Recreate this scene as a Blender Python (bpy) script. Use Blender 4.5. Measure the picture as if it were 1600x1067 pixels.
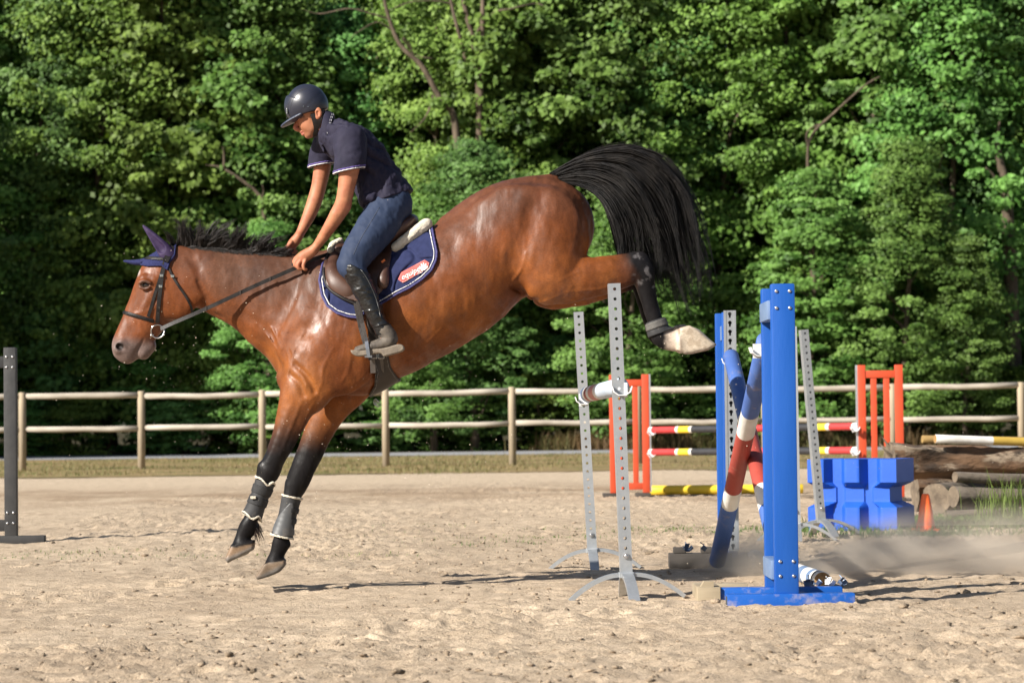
import bpy, bmesh, math, random
import numpy as np
from mathutils import Vector, Matrix
from mathutils.bvhtree import BVHTree

scene = bpy.context.scene
for o in list(bpy.data.objects):
    bpy.data.objects.remove(o)
COL = scene.collection
R = math.radians

# ------------------------------------------------------------------ camera
F = 4172.0                       # focal length in pixels of a 1600 wide frame
PITCH, ROLL, CAMH = R(1.668), R(0.66), 1.0
cam_right = Vector((math.cos(ROLL), 0, -math.sin(ROLL)))
cam_fwd = Vector((math.sin(ROLL) * 0, math.cos(PITCH), math.sin(PITCH)))
cam_right = (cam_right - cam_fwd * cam_right.dot(cam_fwd)).normalized()
cam_up = cam_right.cross(cam_fwd)
cam = bpy.data.cameras.new('camera')
cam.sensor_width = 36.0
cam.lens = F * 36.0 / 1600.0
cam.clip_start, cam.clip_end = 0.5, 3000
cam.dof.use_dof = True
cam.dof.focus_distance = 15.6
cam.dof.aperture_fstop = 4.8
camo = bpy.data.objects.new('camera', cam)
COL.objects.link(camo)
camo.matrix_world = Matrix(((cam_right.x, cam_up.x, -cam_fwd.x, 0), (cam_right.y, cam_up.y, -cam_fwd.y, 0),
                            (cam_right.z, cam_up.z, -cam_fwd.z, CAMH), (0, 0, 0, 1)))
scene.camera = camo

# ------------------------------------------------------------------ sky and sun
SUN_EL, SUN_AZ = R(31), R(36)    # azimuth: degrees from the -X axis towards the camera
to_sun = Vector((-math.cos(SUN_AZ) * math.cos(SUN_EL), -math.sin(SUN_AZ) * math.cos(SUN_EL), math.sin(SUN_EL)))
world = bpy.data.worlds.new('World')
scene.world = world
world.use_nodes = True
wn = world.node_tree.nodes
wl = world.node_tree.links
sky = wn.new('ShaderNodeTexSky')
sky.sky_type = 'NISHITA'
sky.sun_disc = False
sky.sun_elevation = SUN_EL
sky.sun_rotation = math.atan2(to_sun.x, to_sun.y)
wn['Background'].inputs['Strength'].default_value = 0.05
wl.new(sky.outputs['Color'], wn['Background'].inputs['Color'])
sun = bpy.data.lights.new('sun', 'SUN')
sun.energy = 5.0
sun.angle = R(0.53)
sun.color = (1.0, 0.945, 0.86)
suno = bpy.data.objects.new('sun', sun)
COL.objects.link(suno)
suno.location = (-20, -10, 25)
suno.rotation_euler = (-to_sun).to_track_quat('-Z', 'Y').to_euler()
scene.view_settings.view_transform = 'Standard'
scene.view_settings.look = 'None'
scene.view_settings.gamma = 1
scene.view_settings.use_curve_mapping = False
scene.view_settings.exposure = 1.0
scene.render.engine = 'CYCLES'
scene.cycles.use_denoising = True
scene.cycles.max_bounces = 6
scene.cycles.transparent_max_bounces = 6
scene.cycles.volume_bounces = 2
scene.cycles.volume_step_rate = 0.4

# ------------------------------------------------------------------ helpers
rng = np.random.default_rng(7)


def P(px, py, Y):
    """the point of the place seen at pixel (px, py) of the 1600 px photograph, Y metres away"""
    d = cam_fwd * F + cam_right * (px - 800) - cam_up * (py - 533.5)
    return Vector((0, 0, CAMH)) + d * (Y / d.y)


def G(px, py, z=0.0):
    d = cam_fwd * F + cam_right * (px - 800) - cam_up * (py - 533.5)
    return Vector((0, 0, CAMH)) + d * ((z - CAMH) / d.z)


def PROJ(v):
    d = np.asarray(v, float) - np.array((0, 0, CAMH))
    f = d @ np.array(cam_fwd)
    return 800 + F * (d @ np.array(cam_right)) / f, 533.5 - F * (d @ np.array(cam_up)) / f


def mk_mesh(name, verts, faces, smooth=False, mats=(), matidx=None):
    """faces: an (n,k) array (k = 3 or 4) or a list of index tuples"""
    me = bpy.data.meshes.new(name)
    v = np.asarray(verts, np.float32)
    if isinstance(faces, np.ndarray):
        n, k = faces.shape
        me.vertices.add(len(v))
        me.vertices.foreach_set('co', v.ravel())
        me.loops.add(n * k)
        me.loops.foreach_set('vertex_index', faces.astype(np.int32).ravel())
        me.polygons.add(n)
        me.polygons.foreach_set('loop_start', np.arange(0, n * k, k, dtype=np.int32))
        me.update(calc_edges=True)
    else:
        me.from_pydata([tuple(map(float, p)) for p in v], [], [tuple(int(i) for i in f) for f in faces])
        me.update()
    for m in mats:
        me.materials.append(m)
    n = len(me.polygons)
    if smooth:
        me.polygons.foreach_set('use_smooth', np.ones(n, bool))
    if matidx is not None:
        me.polygons.foreach_set('material_index', np.asarray(matidx, np.int32))
    me.validate()
    return me


def tag(o, label=None, cat=None, group=None, kind=None):
    if label: o['label'] = label
    if cat: o['category'] = cat
    if group: o['group'] = group
    if kind: o['kind'] = kind
    return o


def thing(name, loc, label, cat, group=None, rz=0):
    o = bpy.data.objects.new(name, None)
    COL.objects.link(o)
    o.location = loc
    o.rotation_euler = (0, 0, rz)
    o.empty_display_size = 0.1
    return tag(o, label, cat, group)


def link(name, me, parent=None, loc=(0, 0, 0)):
    o = bpy.data.objects.new(name, me)
    COL.objects.link(o)
    o.location = loc
    if parent is not None:
        o.parent = parent
    return o


def wobj(name, verts, faces, mat, parent=None, smooth=True, base=None, col=None, matidx=None):
    """object from world coordinates; its origin is the base point, or the parent's origin"""
    if parent is not None:
        r = parent
        b = Vector((0, 0, 0))
        while r is not None:
            b += r.location
            r = r.parent
    else:
        b = Vector(base) if base is not None else Vector((0, 0, 0))
    v = np.asarray(verts, np.float64) - np.array(b)
    me = mk_mesh(name, v, faces, smooth, mat if isinstance(mat, (list, tuple)) else [mat], matidx)
    if col is not None:
        a = me.color_attributes.new('Col', 'FLOAT_COLOR', 'POINT')
        c = np.ones((len(v), 4), np.float32)
        c[:, :np.shape(col)[1]] = col
        a.data.foreach_set('color', c.ravel())
    return link(name, me, parent, (0, 0, 0) if parent is not None else b)


def copy_tree(o, parent=None, loc=None):
    c = o.copy()
    COL.objects.link(c)
    c.parent = parent
    if loc is not None:
        c.location = loc
    for ch in list(o.children):
        copy_tree(ch, c)
    return c


class MB:
    """collects simple shapes into one mesh"""
    def __init__(self):
        self.v, self.f, self.m = [], [], []

    def add(self, vs, fs, m=0):
        b = len(self.v)
        self.v += [tuple(p) for p in vs]
        self.f += [tuple(b + i for i in f) for f in fs]
        self.m += [m] * len(fs)

    def box(self, lo, hi, m=0, bev=0.0, mtx=None):
        (x0, y0, z0), (x1, y1, z1) = lo, hi
        if bev <= 0:
            vs = [(x0, y0, z0), (x1, y0, z0), (x1, y1, z0), (x0, y1, z0), (x0, y0, z1), (x1, y0, z1), (x1, y1, z1), (x0, y1, z1)]
            fs = [(0, 3, 2, 1), (4, 5, 6, 7), (0, 1, 5, 4), (1, 2, 6, 5), (2, 3, 7, 6), (3, 0, 4, 7)]
        else:
            bm = bmesh.new()
            bmesh.ops.create_cube(bm, size=1, matrix=Matrix.Translation(((x0 + x1) / 2, (y0 + y1) / 2, (z0 + z1) / 2)) @ Matrix.Diagonal((x1 - x0, y1 - y0, z1 - z0, 1)))
            bmesh.ops.bevel(bm, geom=list(bm.edges), offset=bev, segments=2, affect='EDGES', profile=0.6)
            bm.verts.index_update()
            vs = [v.co.copy() for v in bm.verts]
            fs = [tuple(v.index for v in f.verts) for f in bm.faces]
            bm.free()
        if mtx is not None:
            vs = [mtx @ Vector(v) for v in vs]
        self.add(vs, fs, m)

    def tube(self, pts, rads, n=10, m=0, cap=True, squash=None, ms=None):
        """round tube along pts; ms: one material index per segment"""
        pts = [Vector(p) for p in pts]
        if not hasattr(rads, '__len__'):
            rads = [rads] * len(pts)
        rings = []
        t0 = (pts[1] - pts[0]).normalized()
        u = t0.orthogonal().normalized()
        for i, p in enumerate(pts):
            t = (pts[min(i + 1, len(pts) - 1)] - pts[max(i - 1, 0)]).normalized()
            u = (u - t * u.dot(t)).normalized()
            w = t.cross(u)
            rings.append([p + (u * math.cos(2 * math.pi * k / n) + w * math.sin(2 * math.pi * k / n)) * rads[i] for k in range(n)])
        b = len(self.v)
        for r in rings:
            self.v += [tuple(q) for q in r]
        for i in range(len(pts) - 1):
            for k in range(n):
                self.f.append((b + i * n + k, b + i * n + (k + 1) % n, b + (i + 1) * n + (k + 1) % n, b + (i + 1) * n + k))
                self.m.append(ms[i] if ms else m)
        if cap:
            self.f.append(tuple(b + k for k in reversed(range(n))))
            self.f.append(tuple(b + (len(pts) - 1) * n + k for k in range(n)))
            self.m += [ms[0] if ms else m, ms[-1] if ms else m]

    def bar(self, pts, wid, thk, side, m=0):
        """flat bar: rectangular section, wid along 'side', thk across"""
        pts = [Vector(p) for p in pts]
        side = Vector(side).normalized()
        b = len(self.v)
        for i, p in enumerate(pts):
            t = (pts[min(i + 1, len(pts) - 1)] - pts[max(i - 1, 0)]).normalized()
            s = (side - t * side.dot(t)).normalized()
            nrm = t.cross(s)
            for a, c in ((-1, -1), (1, -1), (1, 1), (-1, 1)):
                self.v.append(tuple(p + s * (a * wid / 2) + nrm * (c * thk / 2)))
        for i in range(len(pts) - 1):
            for k in range(4):
                self.f.append((b + i * 4 + k, b + i * 4 + (k + 1) % 4, b + i * 4 + 4 + (k + 1) % 4, b + i * 4 + 4 + k))
                self.m.append(m)
        self.f += [tuple(b + k for k in (3, 2, 1, 0)), tuple(b + (len(pts) - 1) * 4 + k for k in range(4))]
        self.m += [m, m]

    def mesh(self, name, mats, smooth=False):
        return mk_mesh(name, self.v, self.f, smooth, mats if isinstance(mats, (list, tuple)) else [mats], self.m)

    def build(self, name, mats, parent=None, smooth=False, loc=(0, 0, 0)):
        me = self.mesh(name, mats, smooth)
        return link(name, me, parent, loc)


def set_auto(o, ang=40):
    """sharp edges above ang stay sharp on a smooth shaded mesh"""
    o.data.polygons.foreach_set('use_smooth', np.ones(len(o.data.polygons), bool))
    bm = bmesh.new()
    bm.from_mesh(o.data)
    for e in bm.edges:
        if len(e.link_faces) == 2 and e.calc_face_angle(0) > R(ang):
            e.smooth = False
    bm.to_mesh(o.data)
    bm.free()
    return o


# numpy value noise
_perm = np.random.default_rng(3).permutation(4096)
_rnd = np.random.default_rng(4).random(4096).astype(np.float32) * 2 - 1


def _h(i, j, k):
    return _rnd[_perm[(_perm[(_perm[i & 4095] + j) & 4095] + k) & 4095]]


def noise3(x, y, z):
    xi, yi, zi = np.floor(x).astype(np.int64), np.floor(y).astype(np.int64), np.floor(z).astype(np.int64)
    fx, fy, fz = x - xi, y - yi, z - zi
    fx, fy, fz = fx * fx * (3 - 2 * fx), fy * fy * (3 - 2 * fy), fz * fz * (3 - 2 * fz)
    r = 0
    for a in (0, 1):
        for b in (0, 1):
            for c in (0, 1):
                r = r + _h(xi + a, yi + b, zi + c) * (fx if a else 1 - fx) * (fy if b else 1 - fy) * (fz if c else 1 - fz)
    return r


def fbm(x, y, z, oct=4, gain=0.5):
    r, a = 0, 1.0
    for o in range(oct):
        r = r + a * noise3(x + 17.3 * o, y - 9.1 * o, z + 4.7 * o)
        x, y, z = x * 2.03, y * 2.03, z * 2.03
        a *= gain
    return r


def sstep(a, b, x):
    t = np.clip((np.asarray(x, float) - a) / (b - a), 0, 1)
    return t * t * (3 - 2 * t)


# ------------------------------------------------------------------ materials
def nodes_of(m):
    m.use_nodes = True
    nt = m.node_tree
    return nt, nt.nodes, nt.links, nt.nodes['Principled BSDF']


def mat(name, c1, c2=None, scale=8, rough=0.6, metal=0.0, bump=0.0, bscale=40, spec=0.5, detail=5, stretch=None,
        coat=0.0, dirt=None, rough2=None, contrast=(0.35, 0.65), bdist=0.01):
    m = bpy.data.materials.new(name)
    nt, N, L, b = nodes_of(m)
    b.inputs['Roughness'].default_value = rough
    b.inputs['Metallic'].default_value = metal
    b.inputs['Specular IOR Level'].default_value = spec
    b.inputs['Coat Weight'].default_value = coat
    b.inputs['Coat Roughness'].default_value = 0.15
    tc = N.new('ShaderNodeTexCoord')
    mp = N.new('ShaderNodeMapping')
    if stretch:
        mp.inputs['Scale'].default_value = stretch
    L.new(tc.outputs['Object'], mp.inputs['Vector'])
    c2 = c2 or tuple(min(1, x * 0.8) for x in c1)
    nz = N.new('ShaderNodeTexNoise')
    nz.inputs['Scale'].default_value = scale
    nz.inputs['Detail'].default_value = detail
    L.new(mp.outputs[0], nz.inputs['Vector'])
    rp = N.new('ShaderNodeValToRGB')
    rp.color_ramp.elements[0].position, rp.color_ramp.elements[1].position = contrast
    rp.color_ramp.elements[0].color = (*c1, 1)
    rp.color_ramp.elements[1].color = (*c2, 1)
    L.new(nz.outputs['Fac'], rp.inputs['Fac'])
    out = rp.outputs['Color']
    if dirt:                                  # worn, dusty spots with a shape of their own
        dc, dscale, lo, hi = dirt
        n2 = N.new('ShaderNodeTexNoise')
        n2.inputs['Scale'].default_value = dscale
        n2.inputs['Detail'].default_value = 8
        n2.inputs['Roughness'].default_value = 0.7
        L.new(mp.outputs[0], n2.inputs['Vector'])
        mr = N.new('ShaderNodeMapRange')
        mr.inputs[1].default_value, mr.inputs[2].default_value = lo, hi
        L.new(n2.outputs['Fac'], mr.inputs[0])
        mx = N.new('ShaderNodeMix')
        mx.data_type = 'RGBA'
        L.new(mr.outputs[0], mx.inputs[0])
        L.new(out, mx.inputs[6])
        mx.inputs[7].default_value = (*dc, 1)
        out = mx.outputs[2]
    L.new(out, b.inputs['Base Color'])
    if rough2 is not None:
        mr = N.new('ShaderNodeMapRange')
        mr.inputs[1].default_value, mr.inputs[2].default_value = 0.3, 0.7
        mr.inputs[3].default_value, mr.inputs[4].default_value = rough, rough2
        L.new(nz.outputs['Fac'], mr.inputs[0])
        L.new(mr.outputs[0], b.inputs['Roughness'])
    if bump > 0:
        bn = N.new('ShaderNodeTexNoise')
        bn.inputs['Scale'].default_value = bscale
        bn.inputs['Detail'].default_value = 6
        L.new(mp.outputs[0], bn.inputs['Vector'])
        bp = N.new('ShaderNodeBump')
        bp.inputs['Strength'].default_value = bump
        bp.inputs['Distance'].default_value = bdist
        L.new(bn.outputs['Fac'], bp.inputs['Height'])
        L.new(bp.outputs[0], b.inputs['Normal'])
    return m


def leaf_mat(name, rough=0.5, trans=0.35):
    """leaf colour per leaf from the mesh attribute, light passing through"""
    m = bpy.data.materials.new(name)
    nt, N, L, b = nodes_of(m)
    at = N.new('ShaderNodeAttribute')
    at.attribute_name = 'Col'
    oi = N.new('ShaderNodeObjectInfo')
    hs = N.new('ShaderNodeHueSaturation')
    mr = N.new('ShaderNodeMapRange')
    mr.inputs[3].default_value, mr.inputs[4].default_value = 0.485, 0.515
    L.new(oi.outputs['Random'], mr.inputs[0])
    L.new(mr.outputs[0], hs.inputs['Hue'])
    mr2 = N.new('ShaderNodeMapRange')
    mr2.inputs[3].default_value, mr2.inputs[4].default_value = 0.8, 1.15
    L.new(oi.outputs['Random'], mr2.inputs[0])
    L.new(mr2.outputs[0], hs.inputs['Value'])
    L.new(at.outputs['Color'], hs.inputs['Color'])
    L.new(hs.outputs[0], b.inputs['Base Color'])
    b.inputs['Roughness'].default_value = rough
    b.inputs['Specular IOR Level'].default_value = 0.22
    tr = N.new('ShaderNodeBsdfTranslucent')
    mx = N.new('ShaderNodeMixShader')
    mx.inputs[0].default_value = trans
    hs2 = N.new('ShaderNodeHueSaturation')
    hs2.inputs['Saturation'].default_value = 1.15
    hs2.inputs['Value'].default_value = 1.2
    L.new(hs.outputs[0], hs2.inputs['Color'])
    L.new(hs2.outputs[0], tr.inputs['Color'])
    L.new(b.outputs[0], mx.inputs[1])
    L.new(tr.outputs[0], mx.inputs[2])
    L.new(mx.outputs[0], N['Material Output'].inputs['Surface'])
    return m


# ------------------------------------------------------------------ implicit bodies (one continuous surface each)
class Seg:
    """tapered limb segment with an elliptical section; u is the axis of the second radius"""
    def __init__(self, A, B, ra, rb, wa, wb, k, op='u', u=(0, 1, 0)):
        self.A, self.B = np.array(A, float), np.array(B, float)
        self.r, self.w, self.k, self.op = (ra, rb), (wa, wb), k, op
        self.u = np.array(u, float) / np.linalg.norm(u)

    def bounds(self, pad):
        m = max(self.r + self.w) + pad
        return np.minimum(self.A, self.B) - m, np.maximum(self.A, self.B) + m

    def dist(self, X, Y, Z):
        A, D = self.A, self.B - self.A
        bb = max(float(D @ D), 1e-12)
        t = np.clip(((X - A[0]) * D[0] + (Y - A[1]) * D[1] + (Z - A[2]) * D[2]) / bb, 0, 1).astype(np.float32)
        r = self.r[0] + (self.r[1] - self.r[0]) * t
        w = self.w[0] + (self.w[1] - self.w[0]) * t
        dx, dy, dz = X - A[0] - t * D[0], Y - A[1] - t * D[1], Z - A[2] - t * D[2]
        du = dx * self.u[0] + dy * self.u[1] + dz * self.u[2]
        rest2 = np.maximum(dx * dx + dy * dy + dz * dz - du * du, 0)
        k0 = np.sqrt(rest2 / r ** 2 + du ** 2 / w ** 2 + 1e-5)
        k1 = np.sqrt(rest2 / r ** 4 + du ** 2 / w ** 4 + 1e-5 / r ** 2)
        return (k0 * (k0 - 1) / k1).astype(np.float32)


def poly_sd(poly, X, Z):
    """signed distance to a polygon in x, z (X, Z broadcastable 2-D)"""
    X, Z = np.broadcast_arrays(X, Z)
    d = np.full(X.shape, 1e9)
    ins = np.zeros(X.shape, bool)
    n = len(poly)
    for i in range(n):
        ax, az = poly[i]
        bx, bz = poly[(i + 1) % n]
        ex, ez = bx - ax, bz - az
        t = np.clip(((X - ax) * ex + (Z - az) * ez) / (ex * ex + ez * ez + 1e-12), 0, 1)
        d = np.minimum(d, (X - ax - t * ex) ** 2 + (Z - az - t * ez) ** 2)
        c = (az > Z) != (bz > Z)
        if abs(ez) > 1e-12:
            ins ^= c & (X < ax + (Z - az) * ex / ez)
    d = np.sqrt(d)
    return np.where(ins, -d, d).astype(np.float32)


class Poly:
    """a side outline with its own thickness (hooves)"""
    def __init__(self, pts, yc, hw, rr, k, op='u'):
        self.p, self.yc, self.hw, self.rr, self.k, self.op = pts, yc, hw, rr, k, op

    def bounds(self, pad):
        a = np.array(self.p)
        return (np.array((a[:, 0].min(), self.yc - self.hw, a[:, 1].min())) - pad, np.array((a[:, 0].max(), self.yc + self.hw, a[:, 1].max())) + pad)

    def dist(self, X, Y, Z):
        d2 = poly_sd(self.p, X[:, 0, :], Z[0, 0, :][None, :] + 0 * X[:, 0, :])[:, None, :] + self.rr
        dy = np.abs(Y - self.yc) - self.hw + self.rr
        return (np.minimum(np.maximum(d2, dy), 0) + np.sqrt(np.maximum(d2, 0) ** 2 + np.maximum(dy, 0) ** 2) - self.rr).astype(np.float32)


def ev(prims, lo, hi, res, pad=0.08):
    lo, hi = np.array(lo, float), np.array(hi, float)
    n = np.ceil((hi - lo) / res).astype(int) + 1
    ax = [(lo[i] + res * np.arange(n[i])).astype(np.float32) for i in range(3)]
    arr = np.full(n, 0.3, np.float32)
    return apply_prims(arr, ax, prims, lo, res, pad), ax


def apply_prims(arr, ax, prims, lo, res, pad=0.08):
    n = np.array(arr.shape)
    for p in prims:
        b0, b1 = p.bounds(pad)
        i0 = np.clip(np.floor((b0 - lo) / res).astype(int), 0, n)
        i1 = np.clip(np.ceil((b1 - lo) / res).astype(int) + 1, 0, n)
        if np.any(i1 <= i0):
            continue
        sl = tuple(slice(a, b) for a, b in zip(i0, i1))
        d = p.dist(ax[0][sl[0]][:, None, None], ax[1][sl[1]][None, :, None], ax[2][sl[2]][None, None, :])
        a = arr[sl]
        k = p.k
        if p.op == 'u':
            h = np.maximum(k - np.abs(a - d), 0) / k
            arr[sl] = np.minimum(a, d) - h * h * k * 0.25
        else:
            h = np.maximum(k - np.abs(a + d), 0) / k
            arr[sl] = np.maximum(a, -d) + h * h * k * 0.25
    return arr


def bounds_of(prims, pad=0.03):
    bs = [p.bounds(pad) for p in prims if p.op == 'u']
    return np.min([b[0] for b in bs], 0), np.max([b[1] for b in bs], 0)


def nets(arr, lo, res):
    """surface nets: one smooth quad mesh of arr = 0"""
    s = arr < 0
    c = np.zeros(np.array(arr.shape) - 1, np.int8)
    offs = [(i, j, k) for i in (0, 1) for j in (0, 1) for k in (0, 1)]
    nx, ny, nz = arr.shape
    for i, j, k in offs:
        c += s[i:nx - 1 + i, j:ny - 1 + j, k:nz - 1 + k]
    act = (c > 0) & (c < 8)
    ai = np.argwhere(act)
    idx = np.full(act.shape, -1, np.int32)
    idx[act] = np.arange(len(ai))
    vals = {o: arr[ai[:, 0] + o[0], ai[:, 1] + o[1], ai[:, 2] + o[2]] for o in offs}
    acc = np.zeros((len(ai), 3))
    cnt = np.zeros(len(ai))
    for a in offs:
        for d in range(3):
            if a[d] == 0:
                b = tuple(1 if q == d else a[q] for q in range(3))
                va, vb = vals[a], vals[b]
                m = (va < 0) != (vb < 0)
                t = np.where(m, va / np.where(va - vb == 0, 1, va - vb), 0)
                pos = np.array(a, float)[None, :] + 0 * acc
                pos[:, d] += t
                acc += pos * m[:, None]
                cnt += m
    v = np.array(lo) + (ai + acc / cnt[:, None]) * res
    fs = []
    for d in range(3):
        e, f = (d + 1) % 3, (d + 2) % 3
        sa = [slice(None)] * 3
        sb = [slice(None)] * 3
        sa[d], sb[d] = slice(0, -1), slice(1, None)
        for q in (e, f):
            sa[q] = sb[q] = slice(1, -1)
        A, B = s[tuple(sa)], s[tuple(sb)]
        for flip, mask in ((False, A & ~B), (True, ~A & B)):
            w = np.argwhere(mask)
            if not len(w):
                continue
            w[:, e] += 1
            w[:, f] += 1
            q = []
            for de, df in ((-1, -1), (0, -1), (0, 0), (-1, 0)):
                u = w.copy()
                u[:, e] += de
                u[:, f] += df
                q.append(idx[u[:, 0], u[:, 1], u[:, 2]])
            q = np.stack(q, 1)
            fs.append(q[:, ::-1] if flip else q)
    return v, (np.concatenate(fs) if fs else np.zeros((0, 4), np.int32))


def plane_sd(ax, pt, n):
    """signed distance grid to a plane, positive on the side n points to"""
    n = np.array(n, float) / np.linalg.norm(n)
    return ((ax[0] - pt[0])[:, None, None] * n[0] + (ax[1] - pt[1])[None, :, None] * n[1] + (ax[2] - pt[2])[None, None, :] * n[2]).astype(np.float32)


def ripple(arr, ax, amp, freq, seed=0, band=0.03, stretch=(1, 1, 1)):
    m = np.abs(arr) < band
    i = np.argwhere(m)
    x, y, z = ax[0][i[:, 0]], ax[1][i[:, 1]], ax[2][i[:, 2]]
    arr[m] += (amp * fbm(x * freq * stretch[0] + seed, y * freq * stretch[1], z * freq * stretch[2], 3)).astype(np.float32)
    return arr
# ================================================================== HORSE
Y0 = 15.7                        # distance of the horse's middle plane


class Chain:
    """smooth limb through nodes (px, py, dy, r px, w px): subdivided, one shape"""
    def __init__(self, nodes, k=0.03, op='u', sub=4, Yc=Y0, u=(0, 1, 0)):
        raw = []
        for nd in nodes:
            px, py, dy, r = nd[:4]
            w = nd[4] if len(nd) > 4 else r
            s = (Yc + dy) / F
            p = P(px, py, Yc + dy)
            raw.append([p.x, p.y, p.z, r * s, w * s])
        raw = np.array(raw)
        pts = []
        n = len(raw)
        for i in range(n - 1):
            p0, p1, p2, p3 = raw[max(i - 1, 0)], raw[i], raw[i + 1], raw[min(i + 2, n - 1)]
            ss = sub if n > 2 else 1
            for q in range(ss):
                t = q / ss
                c = 0.5 * ((2 * p1) + (-p0 + p2) * t + (2 * p0 - 5 * p1 + 4 * p2 - p3) * t ** 2 + (-p0 + 3 * p1 - 3 * p2 + p3) * t ** 3)
                l = p1 + (p2 - p1) * t
                c[3:] = 0.5 * c[3:] + 0.5 * l[3:]
                pts.append(c)
        pts.append(raw[-1])
        self.pts = np.array(pts)
        self.k, self.op = k, op
        self.segs = [Seg(a[:3], b[:3], a[3], b[3], a[4], b[4], 0.004, 'u', u) for a, b in zip(pts[:-1], pts[1:])]

    def bounds(self, pad):
        bs = [s.bounds(pad) for s in self.segs]
        return np.min([b[0] for b in bs], 0), np.max([b[1] for b in bs], 0)

    def dist(self, X, Y, Z):
        full = None
        shp = np.broadcast(X, Y, Z).shape
        full = np.full(shp, 0.4, np.float32)
        xs, ys, zs = X[:, 0, 0], Y[0, :, 0], Z[0, 0, :]
        res = xs[1] - xs[0] if len(xs) > 1 else 0.01
        for s in self.segs:
            b0, b1 = s.bounds(0.09)
            sl = []
            for a, lo, hi in ((xs, b0[0], b1[0]), (ys, b0[1], b1[1]), (zs, b0[2], b1[2])):
                sl.append(slice(int(np.searchsorted(a, lo)), int(np.searchsorted(a, hi))))
            if any(q.stop <= q.start for q in sl):
                continue
            d = s.dist(X[sl[0]], Y[:, sl[1]], Z[:, :, sl[2]])
            a = full[tuple(sl)]
            k = 0.004
            h = np.maximum(k - np.abs(a - d), 0) / k
            full[tuple(sl)] = np.minimum(a, d) - h * h * k * 0.25
        return full


def both(nodes, k=0.03, op='u', **kw):
    return [Chain([(n[0], n[1], s * n[2], *n[3:]) for n in nodes], k, op, **kw) for s in (-1, 1)]


def pxpoly(pts, Y):
    return [(P(a, b, Y).x, P(a, b, Y).z) for a, b in pts]


H = []
# trunk
H.append(Chain([(484, 545, 0, 63, 46), (515, 522, 0, 88, 58), (567, 506, 0, 101, 70), (640, 474, 0, 98, 77), (712, 438, 0, 92, 77),
                (767, 396, 0, 85, 72), (815, 371, 0, 90, 70), (853, 355, 0, 76, 62)], 0.03))
H.append(Chain([(540, 545, 0, 70, 50), (560, 555, 0, 62, 50)], 0.05))
# withers and spine
H.append(Chain([(470, 425, 0, 26, 16), (520, 418, 0, 29, 18), (570, 405, 0, 24, 24), (640, 378, 0, 20, 30)], 0.05))
H.append(Chain([(700, 350, 0, 14, 22), (745, 322, 0, 18, 26), (790, 305, 0, 20, 30), (850, 300, 0, 24, 26)], 0.04))
# neck
H.append(Chain([(500, 500, 0, 90, 46), (455, 484, 0, 82, 40), (420, 470, 0, 68, 33), (385, 456, 0, 58, 28), (345, 444, 0, 50, 24), (306, 432, 0, 44, 22)], 0.05))
H.append(Chain([(300, 400, 0, 13, 9), (345, 402, 0, 11, 9), (400, 408, 0, 12, 11), (450, 413, 0, 14, 13)], 0.03))
# head
H.append(Chain([(280, 415, 0, 32, 20), (257, 432, 0, 38, 24), (252, 456, 0, 44, 25), (237, 482, 0, 38, 21), (220, 509, 0, 31, 17), (205, 533, 0, 28, 17.5), (199, 543, 0, 24, 17)], 0.02))
H += both([(286, 452, 0.05, 36, 11), (276, 470, 0.055, 30, 10)], 0.03)             # cheek
H += both([(240, 440, 0.075, 9, 6), (226, 437, 0.078, 8, 5)], 0.02)                 # brow over the eye
H += both([(238, 458, 0.078, 4, 4), (222, 487, 0.058, 3.5, 3.5)], 0.02)             # facial crest
H.append(Chain([(196, 548, 0, 18, 16), (200, 556, 0, 12.5, 13)], 0.015))            # upper lip
H.append(Chain([(232, 540, 0, 12, 11), (224, 551, 0, 11.5, 12)], 0.012))            # lower lip, chin
H += both([(184, 545, 0.05, 8, 5), (192, 538, 0.058, 9, 4)], 0.012)                 # nostril rim
H += both([(186, 541, 0.064, 5.2, 4), (190, 545, 0.074, 4.4, 4)], 0.006, 'd')   # nostril
H += both([(209, 562, 0.042, 2, 4), (213, 550, 0.054, 1.9, 4), (224, 530, 0.064, 1.5, 4)], 0.008, 'd')   # mouth line
H += both([(228, 446, 0.102, 4.2, 3.2), (222, 444, 0.1, 4, 3)], 0.008, 'd')         # eye socket
H += both([(300, 405, 0.085, 5, 3), (318, 440, 0.105, 5, 3), (322, 478, 0.1, 6, 4)], 0.03, 'd')   # groove behind the jaw
H += both([(345, 478, 0.115, 4, 3.5), (390, 500, 0.135, 5, 4), (425, 530, 0.172, 6, 5)], 0.04, 'd')   # jugular groove
# shoulder blade and muscles
H += both([(505, 440, 0.13, 22, 9), (490, 490, 0.175, 26, 9), (462, 545, 0.165, 28, 11)], 0.08)
H += both([(545, 470, 0.19, 34, 12), (535, 530, 0.225, 40, 12), (512, 580, 0.205, 36, 14)], 0.06)
H += both([(468, 560, 0.10, 30, 20), (458, 590, 0.11, 26, 16)], 0.03)
# ribs, flank, haunch
H += both([(752, 330, 0.16, 16, 10), (770, 345, 0.185, 14, 9)], 0.04)               # point of hip
H += both([(800, 335, 0.19, 44, 14), (850, 350, 0.2, 52, 16), (876, 380, 0.165, 42, 16)], 0.09)
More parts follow.
